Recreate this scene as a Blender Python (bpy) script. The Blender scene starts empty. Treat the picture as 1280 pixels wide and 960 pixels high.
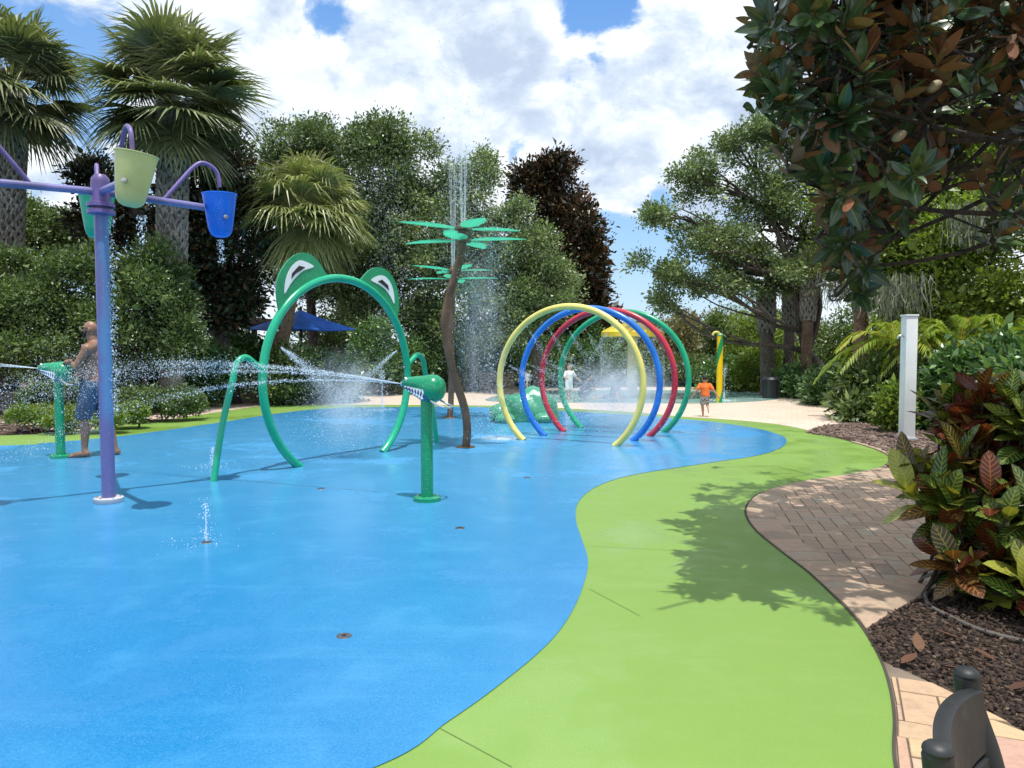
import bpy, bmesh, math, random
import numpy as np
from mathutils import Vector, Matrix, Quaternion
random.seed(7); R = np.random.default_rng(11)
PI = math.pi
sc = bpy.context.scene
COL = sc.collection
F, H = 961.0, 1.55
PITCH = math.atan(48 / F)
CP, SP = math.cos(PITCH), math.sin(PITCH)

# ------------------------------------------------------------------ camera geometry of the place
def ray(px, py):
    a, b = (px - 640) / F, (480 - py) / F
    return Vector((a, CP + b * SP, -SP + b * CP))
def P(px, py, z=0.0):
    d = ray(px, py); t = (z - H) / d.z
    return Vector((d.x * t, d.y * t, z))
def at(px, py, y):
    d = ray(px, py); t = y / d.y
    return Vector((d.x * t, y, H + d.z * t))
def inplane(px, py, p0, nrm):
    d = ray(px, py); o = Vector((0, 0, H))
    t = (Vector(p0) - o).dot(nrm) / d.dot(nrm)
    return o + d * t
def lin(r, g, b):
    f = lambda c: (c / 12.92 if c <= .04045 else ((c + .055) / 1.055) ** 2.4)
    return (f(r / 255), f(g / 255), f(b / 255), 1)

# ------------------------------------------------------------------ node helpers
class NT:
    def __init__(s, tree):
        s.t = tree; tree.nodes.clear()
    def n(s, typ, ins=None, **props):
        nd = s.t.nodes.new(typ)
        for k, v in props.items(): setattr(nd, k, v)
        for k, v in (ins or {}).items():
            if isinstance(v, bpy.types.NodeSocket): s.t.links.new(v, nd.inputs[k])
            else: nd.inputs[k].default_value = v
        return nd
    def m(s, op, a, b=0.0, c=None, clamp=False):
        ins = {0: a, 1: b}
        if c is not None: ins[2] = c
        return s.n('ShaderNodeMath', ins, operation=op, use_clamp=clamp).outputs[0]
    def vm(s, op, a, b=None, scale=None):
        ins = {0: a}
        if b is not None: ins[1] = b
        if scale is not None: ins['Scale'] = scale
        nd = s.n('ShaderNodeVectorMath', ins, operation=op)
        return nd.outputs['Value'] if op in ('DOT_PRODUCT', 'LENGTH') else nd.outputs[0]
    def noise(s, vec, scale, detail=4, rough=.55, dist=0.0):
        return s.n('ShaderNodeTexNoise', {'Vector': vec, 'Scale': scale, 'Detail': detail, 'Roughness': rough, 'Distortion': dist}).outputs['Fac']
    def ss(s, v, a, b, lo=0.0, hi=1.0):
        return s.n('ShaderNodeMapRange', {'Value': v, 'From Min': a, 'From Max': b, 'To Min': lo, 'To Max': hi}, interpolation_type='SMOOTHSTEP').outputs[0]
    def mix(s, fac, a, b, blend='MIX'):
        nd = s.n('ShaderNodeMix', data_type='RGBA', blend_type=blend)
        for i, v in ((0, fac), (6, a), (7, b)):
            if isinstance(v, bpy.types.NodeSocket): s.t.links.new(v, nd.inputs[i])
            else: nd.inputs[i].default_value = v
        return nd.outputs[2]
    def ramp(s, fac, stops):
        nd = s.n('ShaderNodeValToRGB', {'Fac': fac}); el = nd.color_ramp.elements
        while len(el) < len(stops): el.new(.5)
        for e, (p, c) in zip(el, stops): e.position = p; e.color = c
        return nd.outputs[0]
    def bump(s, h, strength=.3, dist=.01):
        return s.n('ShaderNodeBump', {'Height': h, 'Strength': strength, 'Distance': dist}).outputs[0]
    def out(s, surf, vol=None):
        o = s.n('ShaderNodeOutputMaterial')
        if surf is not None: s.t.links.new(surf, o.inputs['Surface'])
        if vol is not None: s.t.links.new(vol, o.inputs['Volume'])
def newmat(name):
    m = bpy.data.materials.new(name); m.use_nodes = True
    return m, NT(m.node_tree)
def pbsdf(g, **k):
    ins = {a.replace('_', ' '): b for a, b in k.items()}
    return g.n('ShaderNodeBsdfPrincipled', ins)
def objco(g): return g.n('ShaderNodeTexCoord').outputs['Object']
def geopos(g): return g.n('ShaderNodeNewGeometry').outputs['Position']

def paint(name, c, rough=.3, vary=.12, wear=None, coat=.0, metal=0.0, spots=0.0):
    """Painted or plain surface with a little dirt, fading and drops."""
    m, g = newmat(name); p = geopos(g)
    n1 = g.noise(p, 2.2, 5); n2 = g.noise(p, 40, 3)
    dark = tuple(x * (1 - vary * 1.6) for x in c[:3]) + (1,)
    lite = tuple(min(1, x * (1 + vary) + .01) for x in c[:3]) + (1,)
    col = g.mix(g.ss(n1, .3, .7), dark, lite)
    if wear: col = g.mix(g.ss(g.noise(p, 9, 6, .7), .6, .68), col, wear)
    if spots: col = g.mix(g.m('MULTIPLY', g.ss(g.n('ShaderNodeTexVoronoi', {'Vector': p, 'Scale': 55.0}).outputs['Distance'], .22, .12), spots), col, (.75, .8, .82, 1))
    rg = g.m('ADD', g.m('MULTIPLY', n2, .2), rough - .08)
    b = pbsdf(g, Base_Color=col, Roughness=rg, Metallic=metal, Normal=g.bump(n2, .06, .004), Coat_Weight=coat)
    g.out(b.outputs[0]); return m

def leafmat(name, stops, trans=.3, rough=.45, spec=.5, attr='tint'):
    m, g = newmat(name)
    t = g.n('ShaderNodeAttribute', attribute_name=attr).outputs['Fac']
    col = g.ramp(t, stops)
    b = pbsdf(g, Base_Color=col, Roughness=rough, Specular_IOR_Level=spec)
    tr = g.n('ShaderNodeBsdfTranslucent', {'Color': g.mix(1.0, col, (1.0, 1.1, .45, 1), 'MULTIPLY')})
    mx = g.n('ShaderNodeMixShader', {0: trans, 1: b.outputs[0], 2: tr.outputs[0]})
    g.out(mx.outputs[0]); return m

def barkmat(name, a, b, scale=6, stretch=.25):
    m, g = newmat(name)
    p = g.n('ShaderNodeMapping', {'Vector': geopos(g), 'Scale': (1, 1, stretch)}).outputs[0]
    n1 = g.noise(p, scale * 3, 6, .65); n2 = g.noise(geopos(g), scale * .5, 3)
    col = g.mix(g.ss(g.m('ADD', g.m('MULTIPLY', n1, .7), g.m('MULTIPLY', n2, .3)), .35, .65), a, b)
    s = pbsdf(g, Base_Color=col, Roughness=.9, Normal=g.bump(n1, .8, .03))
    g.out(s.outputs[0]); return m

# ------------------------------------------------------------------ mesh helpers
class MB:
    """Collects shapes that belong to ONE mesh."""
    def __init__(s): s.v = []; s.f = []
    def add(s, v, f):
        o = len(s.v); s.v += [tuple(x) for x in v]; s.f += [tuple(i + o for i in q) for q in f]; return s
    def tube(s, pts, r, n=12, caps=True, flat=1.0):
        pts = [Vector(p) for p in pts]; N = len(pts)
        rr = list(r) if hasattr(r, '__len__') else [r] * N
        T = [(pts[min(i + 1, N - 1)] - pts[max(i - 1, 0)]).normalized() for i in range(N)]
        up = Vector((0, 0, 1)) if abs(T[0].z) < .9 else Vector((1, 0, 0))
        A = (up - T[0] * up.dot(T[0])).normalized()
        v, f = [], []
        for i in range(N):
            A = A - T[i] * A.dot(T[i])
            A = A.normalized() if A.length > 1e-6 else T[i].orthogonal().normalized()
            B = T[i].cross(A)
            for k in range(n):
                a = 2 * PI * k / n
                v.append(pts[i] + (A * math.cos(a) + B * math.sin(a) * flat) * rr[i])
        for i in range(N - 1):
            for k in range(n):
                k2 = (k + 1) % n
                f.append((i * n + k, i * n + k2, (i + 1) * n + k2, (i + 1) * n + k))
        if caps:
            f.append(tuple(range(n))[::-1]); f.append(tuple((N - 1) * n + k for k in range(n)))
        return s.add(v, f)
    def lathe(s, prof, c=(0, 0, 0), n=24, M=None):
        v, f = [], []
        for (r, z) in prof:
            for k in range(n):
                a = 2 * PI * k / n; q = Vector((r * math.cos(a), r * math.sin(a), z))
                q = (M @ q) if M is not None else q
                v.append(q + Vector(c))
        m = len(prof)
        for i in range(m - 1):
            for k in range(n):
                k2 = (k + 1) % n
                f.append((i * n + k, i * n + k2, (i + 1) * n + k2, (i + 1) * n + k))
        if prof[0][0] > 1e-5: f.append(tuple(range(n))[::-1])
        if prof[-1][0] > 1e-5: f.append(tuple((m - 1) * n + k for k in range(n)))
        return s.add(v, f)
    def ball(s, c, r, n=16, m=10, M=None):
        rx, ry, rz = r if hasattr(r, '__len__') else (r, r, r)
        v, f = [], []
        for i in range(m + 1):
            t = PI * i / m
            for k in range(n):
                a = 2 * PI * k / n
                q = Vector((rx * math.sin(t) * math.cos(a), ry * math.sin(t) * math.sin(a), -rz * math.cos(t)))
                if M is not None: q = M @ q
                v.append(q + Vector(c))
        for i in range(m):
            for k in range(n):
                k2 = (k + 1) % n
                f.append((i * n + k, i * n + k2, (i + 1) * n + k2, (i + 1) * n + k))
        return s.add(v, f)
    def box(s, c, d, M=None):
        v = []
        for x in (-.5, .5):
            for y in (-.5, .5):
                for z in (-.5, .5):
                    q = Vector((x * d[0], y * d[1], z * d[2]))
                    if M is not None: q = M @ q
                    v.append(q + Vector(c))
        return s.add(v, [(0, 1, 3, 2), (4, 6, 7, 5), (0, 4, 5, 1), (2, 3, 7, 6), (0, 2, 6, 4), (1, 5, 7, 3)])
    def prism(s, pts, off):
        """A flat outline given real thickness."""
        n = len(pts); off = Vector(off)
        v = [Vector(p) for p in pts] + [Vector(p) + off for p in pts]
        f = [tuple(range(n))[::-1], tuple(range(n, 2 * n))] + [(i, (i + 1) % n, n + (i + 1) % n, n + i) for i in range(n)]
        return s.add(v, f)
    def build(s, name, mat, parent=None, smooth=True, bevel=0.0, sharp=.6, weld=True):
        me = bpy.data.meshes.new(name); me.from_pydata(s.v, [], s.f)
        bm = bmesh.new(); bm.from_mesh(me)
        if weld: bmesh.ops.remove_doubles(bm, verts=bm.verts, dist=1e-5)
        if bevel: 
            ed = [e for e in bm.edges if len(e.link_faces) == 2 and e.calc_face_angle(0) > .6]
            bmesh.ops.bevel(bm, geom=ed, offset=bevel, segments=2, affect='EDGES', profile=.6, clamp_overlap=True)
        bmesh.ops.recalc_face_normals(bm, faces=bm.faces)
        bmesh.ops.triangulate(bm, faces=[f for f in bm.faces if len(f.verts) > 4])
        bm.to_mesh(me); bm.free()
        if smooth:
            me.polygons.foreach_set('use_smooth', [True] * len(me.polygons))
            me.set_sharp_from_angle(angle=sharp)
        return link(name, me, mat, parent)
def link(name, me, mat, parent=None):
    o = bpy.data.objects.new(name, me); COL.objects.link(o)
    if mat is not None: me.materials.append(mat)
    if parent is not None:
        o.parent = parent; o.matrix_parent_inverse = parent_inv(parent)
    return o
def parent_inv(p):
    M = p.matrix_basis.copy() if p.parent is None else (parent_world(p))
    return M.inverted()
def parent_world(p):
    if p.parent is None: return p.matrix_basis.copy()
    return parent_world(p.parent) @ p.matrix_parent_inverse @ p.matrix_basis
def tag(o, label=None, cat=None, group=None, kind=None):
    if label: o['label'] = label
    if cat: o['category'] = cat
    if group: o['group'] = group
    if kind: o['kind'] = kind
    return o
def thing(name, label, cat, loc=(0, 0, 0), group=None):
    o = bpy.data.objects.new(name, None); COL.objects.link(o); o.location = loc
    o.empty_display_size = .2
    return tag(o, label, cat, group)
def dup(o, parent=None):
    c = o.copy(); COL.objects.link(c); c.parent = parent
    if parent is not None: c.matrix_parent_inverse = o.matrix_parent_inverse.copy()
    for ch in [x for x in list(sc.objects) if x.parent == o]: dup(ch, c)
    return c
def arrmesh(name, V, k, mat, parent=None, tint=None, uv=None, smooth=False):
    """V: (m*k,3) vertices, m separate k-gons."""
    V = np.asarray(V, dtype=np.float32).reshape(-1, 3); m = len(V) // k
    me = bpy.data.meshes.new(name)
    me.vertices.add(len(V)); me.vertices.foreach_set('co', V.ravel())
    me.loops.add(m * k); me.loops.foreach_set('vertex_index', np.arange(m * k, dtype=np.int32))
    me.polygons.add(m); me.polygons.foreach_set('loop_start', np.arange(0, m * k, k, dtype=np.int32))
    me.update(calc_edges=True)
    if tint is not None:
        a = me.attributes.new('tint', 'FLOAT', 'FACE'); a.data.foreach_set('value', np.asarray(tint, dtype=np.float32))
    return link(name, me, mat, parent)
def gridmesh(name, V, Fq, mat, parent=None, tint=None, uv=None, smooth=True):
    V = np.asarray(V, dtype=np.float32).reshape(-1, 3); Fq = np.asarray(Fq, dtype=np.int32).reshape(-1, 4); m = len(Fq)
    me = bpy.data.meshes.new(name)
    me.vertices.add(len(V)); me.vertices.foreach_set('co', V.ravel())
    me.loops.add(m * 4); me.loops.foreach_set('vertex_index', Fq.ravel())
    me.polygons.add(m); me.polygons.foreach_set('loop_start', np.arange(0, m * 4, 4, dtype=np.int32))
    if smooth: me.polygons.foreach_set('use_smooth', np.ones(m, dtype=bool))
    me.update(calc_edges=True)
    if tint is not None:
        a = me.attributes.new('tint', 'FLOAT', 'FACE'); a.data.foreach_set('value', np.asarray(tint, dtype=np.float32))
    if uv is not None:
        l = me.uv_layers.new(name='leaf'); l.data.foreach_set('uv', np.asarray(uv, dtype=np.float32)[Fq.ravel()].ravel())
    return link(name, me, mat, parent)
def unit(a): return a / np.maximum(np.linalg.norm(a, axis=-1, keepdims=True), 1e-9)
def catmull(pts, n=10, closed=False):
    pts = [Vector(p) for p in pts]; N = len(pts); out = []
    rng = range(N if closed else N - 1)
    for i in rng:
        g = (lambda k: pts[k % N]) if closed else (lambda k: pts[max(0, min(N - 1, k))])
        a, b, c, d = g(i - 1), g(i), g(i + 1), g(i + 2)
        for k in range(n):
            t = k / n
            out.append(.5 * ((2 * b) + (c - a) * t + (2 * a - 5 * b + 4 * c - d) * t * t + (3 * b - a - 3 * c + d) * t ** 3))
    if not closed: out.append(pts[-1])
    return out
def sheet(name, pts, z, mat, label=None, kind='structure'):
    me = bpy.data.meshes.new(name); bm = bmesh.new()
    f = bm.faces.new([bm.verts.new((p[0], p[1], z)) for p in pts]); bm.normal_update()
    if f.normal.z < 0: f.normal_flip()
    bmesh.ops.triangulate(bm, faces=[f]); bm.to_mesh(me); bm.free()
    return tag(link(name, me, mat), label, None, None, kind)
def inside(poly, x, y):
    c = False; n = len(poly); j = n - 1
    for i in range(n):
        xi, yi = poly[i][0], poly[i][1]; xj, yj = poly[j][0], poly[j][1]
        if (yi > y) != (yj > y) and x < (xj - xi) * (y - yi) / (yj - yi) + xi: c = not c
        j = i
    return c

# ================================================================== CAMERA, SUN, SKY
cam = bpy.data.cameras.new('camera'); co = bpy.data.objects.new('camera', cam); COL.objects.link(co)
cam.sensor_width = 36; cam.lens = F / 1280 * 36; cam.clip_end = 2000; cam.clip_start = .05
co.location = (0, 0, H); co.rotation_euler = (PI / 2 - PITCH, 0, 0); sc.camera = co
SUNV = Vector((.08, -.21, 1)).normalized()
sun = bpy.data.lights.new('sun', 'SUN'); sun.energy = 4.2; sun.angle = math.radians(.5); sun.color = (1, .965, .9)
so = bpy.data.objects.new('sun', sun); COL.objects.link(so)
so.rotation_euler = SUNV.to_track_quat('Z', 'Y').to_euler(); so.location = (0, 0, 30)
w = bpy.data.worlds.new('World'); sc.world = w; w.use_nodes = True
g = NT(w.node_tree)
sky = g.n('ShaderNodeTexSky', sky_type='NISHITA', sun_disc=False, sun_elevation=math.asin(SUNV.z),
          sun_rotation=math.atan2(SUNV.x, SUNV.y), air_density=1.0, dust_density=.6, ozone_density=2.5)
d = g.n('ShaderNodeTexCoord').outputs['Generated']
sep = g.n('ShaderNodeSeparateXYZ', {0: d}); dz = sep.outputs[2]
def cloud_density(vec):
    q = g.n('ShaderNodeMapping', {'Vector': vec, 'Scale': (1, 1, 1.45), 'Location': (.37, 1.7, .21)}).outputs[0]
    big = g.noise(q, 3.6, 2, .5)
    fine = g.noise(q, 8.5, 8, .6, .25)
    return g.m('ADD', g.m('MULTIPLY', big, .5), g.m('MULTIPLY', fine, .5))
den = cloud_density(d)
den_up = cloud_density(g.vm('ADD', d, (.006, -.01, .028)))
holes = None   # where blue shows through, as compass directions of this sky
for (px, py, rad, amt) in ((415, 15, .05, .16), (745, 25, .075, .2), (700, 118, .03, .13), (660, 195, .032, .14), (850, 185, .03, .12), (812, 250, .03, .1),
                           (752, 290, .04, .12), (770, 350, .07, .15), (830, 375, .08, .17), (700, 330, .05, .08), (100, 60, .11, .10), (80, 230, .10, .10), (905, 395, .06, .09), (640, 60, .03, .05),
                           (1000, 120, .12, -.10), (600, 120, .16, -.13), (760, 200, .07, -.12), (440, 100, .16, -.14), (900, 70, .13, -.12), (700, 240, .06, -.08), (270, 60, .10, -.09)):
    v = ray(px, py).normalized()
    c = g.vm('DOT_PRODUCT', d, tuple(v))
    h = g.m('MULTIPLY', g.ss(c, math.cos(rad * 1.25), math.cos(rad * .1)), amt)
    holes = h if holes is None else g.m('ADD', holes, h)
dd = g.m('SUBTRACT', den, holes)
cov = g.ss(dd, .395, .475)
lit = g.ss(g.m('SUBTRACT', den, den_up), -.10, .075)
thick = g.ss(dd, .47, .70)
wisp = g.noise(g.n('ShaderNodeMapping', {'Vector': d, 'Scale': (1, 1, 1.8)}).outputs[0], 11, 7, .62, .4)
shade = g.m('ADD', g.m('MULTIPLY', lit, .75), g.m('MULTIPLY', g.m('SUBTRACT', wisp, .5), .9))
shade = g.m('ADD', g.m('SUBTRACT', shade, g.m('MULTIPLY', thick, .24)), .10, None, True)
ccol = g.ramp(shade, [(0, (.44, .53, .67, 1)), (.4, (.62, .70, .81, 1)), (.75, (.86, .90, .95, 1)), (1, (1.08, 1.08, 1.06, 1))])
ccol = g.mix(g.ss(dz, .16, .0), ccol, (.78, .87, .95, 1))
skyc = g.mix(1.0, sky.outputs[0], (.14, .14, .14, 1), 'MULTIPLY')
blue = g.ramp(dz, [(0, (.56, .74, .90, 1)), (.14, (.34, .58, .88, 1)), (.4, (.14, .36, .78, 1)), (1, (.06, .2, .6, 1))])
skyc = g.mix(.72, skyc, g.mix(1.0, blue, (.82, .86, .9, 1), 'MULTIPLY'))
fin = g.mix(cov, skyc, ccol)
fin = g.mix(1.0, fin, (10, 10, 10, 1), 'MULTIPLY')
bg = g.n('ShaderNodeBackground', {'Color': fin, 'Strength': .118})
wo = g.n('ShaderNodeOutputWorld'); w.node_tree.links.new(bg.outputs[0], wo.inputs[0])
sc.view_settings.view_transform = 'Standard'; sc.view_settings.look = 'None'; sc.view_settings.gamma = 1
sc.view_settings.exposure = 0.17
sc.render.engine = 'CYCLES'; cy = sc.cycles
cy.use_denoising = True; cy.max_bounces = 8; cy.transparent_max_bounces = 24; cy.diffuse_bounces = 3; cy.glossy_bounces = 3
cy.transmission_bounces = 6; cy.volume_bounces = 1; cy.caustics_reflective = False; cy.caustics_refractive = False; cy.sample_clamp_indirect = 6

# ================================================================== MATERIALS
def pad_mat(name, base, dark, light, wetbias, far_bright=None, r0=.55, rw=.30):
    m, g = newmat(name); p = geopos(g)
    big = g.noise(p, .45, 4, .55, .4); mid = g.noise(p, 2.3, 6, .6, .3); fine = g.noise(p, 130, 3, .6); grain = g.noise(p, 420, 2)
    st = g.n('ShaderNodeMapping', {'Vector': p, 'Rotation': (0, 0, .5), 'Scale': (.25, 2.2, 1)}).outputs[0]
    streak = g.noise(st, 1.6, 6, .65, .6)
    col = g.mix(g.ss(big, .32, .68), dark, base)
    col = g.mix(g.m('MULTIPLY', g.ss(mid, .45, .85), .36), col, light)
    col = g.mix(g.m('MULTIPLY', g.ss(streak, .50, .80), .24), col, light)
    col = g.mix(g.m('MULTIPLY', g.ss(fine, .35, .75), .34), col, light)
    col = g.mix(g.m('MULTIPLY', g.ss(g.noise(p, 260, 2, .6), .60, .72), .3), col, tuple(x * .62 for x in dark[:3]) + (1,))
    col = g.mix(g.m('MULTIPLY', g.ss(g.noise(p, 17, 5, .7), .68, .76), .35), col, dark)
    if far_bright:      # brightness of the far pad painted into the colour, palest round its middle
        far = g.ss(g.vm('LENGTH', g.vm('SUBTRACT', p, (far_bright[0], far_bright[1], 0))), far_bright[2], far_bright[3])
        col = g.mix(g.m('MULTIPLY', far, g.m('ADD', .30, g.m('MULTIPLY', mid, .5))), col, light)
    wet = g.ss(g.m('ADD', g.m('MULTIPLY', big, .65), g.m('MULTIPLY', mid, .35)), .42 - wetbias, .56 - wetbias)
    rough = g.m('SUBTRACT', r0, g.m('MULTIPLY', wet, rw))
    rough = g.m('ADD', rough, g.m('MULTIPLY', g.ss(fine, .4, .8), .08))
    bstr = g.m('SUBTRACT', .6, g.m('MULTIPLY', wet, .5))
    nb = g.n('ShaderNodeBump', {'Height': g.m('ADD', grain, fine), 'Strength': bstr, 'Distance': .003}).outputs[0]
    nb = g.n('ShaderNodeBump', {'Height': g.noise(p, 1.1, 3), 'Strength': .05, 'Distance': .05, 'Normal': nb}).outputs[0]
    s = pbsdf(g, Base_Color=col, Roughness=rough, Normal=nb, Specular_IOR_Level=.5)
    g.out(s.outputs[0]); return m
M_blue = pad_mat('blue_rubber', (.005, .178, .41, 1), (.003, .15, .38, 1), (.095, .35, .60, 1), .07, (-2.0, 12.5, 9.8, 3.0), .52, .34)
M_green = pad_mat('green_rubber', (.178, .312, .052, 1), (.155, .275, .044, 1), (.24, .36, .10, 1), -.02, None, .6, .36)

def mulch_mat():
    m, g = newmat('mulch_soil'); p = geopos(g)
    v = g.n('ShaderNodeTexVoronoi', {'Vector': g.n('ShaderNodeMapping', {'Vector': p, 'Scale': (1, 1, .2)}).outputs[0], 'Scale': 26.0, 'Randomness': 1.0})
    n = g.noise(p, 60, 5, .7)
    c = g.ramp(g.m('ADD', g.m('MULTIPLY', g.n('ShaderNodeSeparateColor', {0: v.outputs['Color']}).outputs[0], .6), g.m('MULTIPLY', n, .5)),
               [(.15, (.018, .011, .008, 1)), (.5, (.06, .036, .025, 1)), (.8, (.13, .08, .055, 1)), (1, (.2, .14, .1, 1))])
    s = pbsdf(g, Base_Color=c, Roughness=.95, Normal=g.bump(g.m('ADD', v.outputs['Distance'], n), .9, .03))
    g.out(s.outputs[0]); return m
M_mulch = mulch_mat()
def deck_mat():
    m, g = newmat('tan_pavers'); p = geopos(g)
    mp = g.n('ShaderNodeMapping', {'Vector': p, 'Rotation': (0, 0, .35)}).outputs[0]
    b = g.n('ShaderNodeTexBrick', {'Vector': mp, 'Color1': (.55, .44, .34, 1), 'Color2': (.64, .47, .37, 1), 'Mortar': (.33, .27, .21, 1), 'Scale': 1.0,
                                   'Mortar Size': .006, 'Brick Width': .24, 'Row Height': .12, 'Bias': 0.0})
    n = g.noise(p, .7, 5); n2 = g.noise(p, 14, 4)
    c = g.mix(g.ss(n, .3, .7), b.outputs[0], g.mix(.5, b.outputs[0], (.66, .58, .48, 1)))
    c = g.mix(g.m('MULTIPLY', g.ss(n2, .45, .7), .25), c, (.42, .34, .27, 1))
    wet = g.ss(n, .55, .62)
    s = pbsdf(g, Base_Color=c, Roughness=g.m('SUBTRACT', .85, g.m('MULTIPLY', wet, .4)), Normal=g.bump(n2, .2, .004))
    g.out(s.outputs[0]); return m
M_deck = deck_mat()
def brickmat(name, stops, rough=.85):
    m, g = newmat(name); p = geopos(g)
    t = g.n('ShaderNodeAttribute', attribute_name='tint').outputs['Fac']
    c = g.ramp(t, stops); n = g.noise(p, 30, 6, .7); n2 = g.noise(p, 3, 3)
    c = g.mix(g.m('MULTIPLY', g.ss(n, .4, .75), .35), c, (.16, .12, .09, 1))
    c = g.mix(g.m('MULTIPLY', g.ss(n2, .5, .75), .25), c, (.12, .1, .085, 1))
    s = pbsdf(g, Base_Color=c, Roughness=rough, Normal=g.bump(g.noise(p, 160, 4, .7), .35, .004))
    g.out(s.outputs[0]); return m
M_walk = brickmat('walk_bricks', [(0, (.31, .23, .165, 1)), (.4, (.41, .30, .205, 1)), (.7, (.44, .30, .215, 1)), (1, (.38, .32, .235, 1))])
M_side = brickmat('side_bricks', [(0, (.44, .30, .20, 1)), (.35, (.52, .38, .21, 1)), (.6, (.45, .265, .20, 1)), (1, (.49, .39, .27, 1))])
M_joint = paint('joint_sand', (.05, .04, .03), .95)
M_black = paint('black_rubber_trim', (.012, .012, .013), .45)

# ================================================================== GROUND
S = 400
sheet('ground', [(-S, -S), (S, -S), (S, S), (-S, S)], 0, M_mulch)
px2 = lambda L, z=0: [P(a, b, z) for a, b in L]
def lawn_mat():
    m, g = newmat('far_lawn'); p = geopos(g); n = g.noise(p, 1.5, 6, .7)
    g.out(pbsdf(g, Base_Color=g.mix(n, (.04, .07, .018, 1), (.10, .14, .04, 1)), Roughness=.95).outputs[0]); return m
sheet('lawn', [(-S, 33), (S, 33), (S, S), (-S, S)], .004, lawn_mat())
far_out = px2([(0, 545), (50, 541.5), (100, 538), (150, 532.5), (200, 526), (250, 519), (300, 511.5), (340, 507.2), (400, 506.2), (520, 506.6), (620, 507.6), (720, 511.5), (800, 516.5), (850, 521), (890, 523.5), (930, 526.5), (965, 530), (990, 534), (1015, 540), (1060, 552), (1100, 565), (1112, 575), (1100, 585), (1060, 594), (1020, 600), (980, 608), (950, 618), (935, 630),
               (932, 645), (945, 665), (975, 690), (1010, 717), (1040, 745), (1060, 765), (1080, 790), (1100, 825), (1112, 860), (1118, 900), (1119.5, 960)])
far_out = catmull([(-14, 12.2, 0)] + far_out + [(1.22, 2.2, 0), (1.02, 1.3, 0), (.95, -.5, 0), (1.0, -4, 0)], 8)
green_poly = far_out + [Vector((-14, -4, 0))]
sheet('green_pad', green_poly, .008, M_green)
blue_line = px2([(0, 558), (50, 555), (100, 551), (150, 546), (200, 539.5), (270, 529.5), (340, 518.5), (390, 512.5), (430, 510.2), (500, 509.4), (600, 509.6), (700, 514), (800, 520), (850, 524.5), (890, 528), (930, 533.5), (958, 539), (978, 546), (983, 553), (975, 561), (950, 569.5), (900, 577.5), (850, 585), (800, 593), (765, 601.5), (738, 614), (722, 631),
                 (720, 652), (727, 675), (735, 703), (728, 737), (710, 775), (680, 812), (620, 862), (560, 905), (475, 960)])
blue_line = catmull([(-13, 10.6, 0)] + blue_line + [(-1.2, 2.25, 0), (-2.6, 1.0, 0), (-5, 0, 0), (-9, -.6, 0), (-13, -1, 0)], 8)
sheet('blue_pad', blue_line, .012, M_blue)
def ribbon(name, line, w, z, mat, kind='structure'):
    V, f = [], []
    N = len(line)
    for i, p in enumerate(line):
        t = (line[min(i + 1, N - 1)] - line[max(i - 1, 0)]); t = Vector((t.x, t.y, 0)).normalized(); nn = Vector((-t.y, t.x, 0))
        V += [(p.x + nn.x * w / 2, p.y + nn.y * w / 2, z), (p.x - nn.x * w / 2, p.y - nn.y * w / 2, z)]
        if i: f.append((2 * i - 2, 2 * i - 1, 2 * i + 1, 2 * i))
    me = bpy.data.meshes.new(name); me.from_pydata(V, [], f); me.update()
    return tag(link(name, me, mat), None, None, None, kind)
ribbon('pad_edge_joint', [p for p in far_out if p.x > -13], .013, .0125, M_joint)
M_jl = paint('pad_joint_line', (.085, .17, .03), .8); M_jb = paint('pad_joint_blue', (.03, .15, .42), .7)
for a, b, mm, z in (((640, 962), (548, 912), M_jl, .0105), ((737, 738), (800, 772), M_jl, .0105), ((725, 655), (560, 640), M_jb, .0145), ((850, 690), (735, 684), M_jl, .0105)):
    A, B = P(*a), P(*b); ribbon('pad_surface_joint', [A.lerp(B, t / 6) for t in range(7)], .0035, z, mm)
deck = px2([(-60, 520), (60, 515), (190, 494), (255, 505), (330, 500), (400, 496), (470, 487), (620, 483.5), (830, 484), (930, 486.5), (985, 493), (1040, 504), (1085, 519), (1140, 536), (1110, 534), (1060, 531), (1015, 538)])
deckp = [p for p in deck] 
edge = [p for p in far_out if p.y > P(0, 541).y]
sheet('tan_deck', catmull(deckp[:-1], 4) + [P(1015, 538)] + [p for p in reversed(far_out) if p.y > P(1012, 539.5).y and p.x > -12.5], .004, M_deck)
pool = catmull(px2([(606, 500), (640, 491.5), (700, 488.6), (760, 487.6), (840, 488), (915, 489.5), (965, 493), (978, 497.5), (950, 501.5), (880, 504.5), (800, 504), (700, 503.5), (640, 503)]), 6, True)
def water_mat():
    m, g = newmat('pool_water'); p = geopos(g)
    n = g.noise(p, 3.5, 4, .6, .5); n2 = g.noise(p, 1.0, 4)
    c = g.mix(g.ss(n2, .35, .65), (.22, .48, .45, 1), (.45, .66, .60, 1))
    c = g.mix(g.ss(n, .6, .7), c, (.75, .85, .82, 1))
    s = pbsdf(g, Base_Color=c, Roughness=.08, Normal=g.bump(n, .25, .05)); g.out(s.outputs[0]); return m
sheet('pool_water', pool, .008, water_mat())

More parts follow.
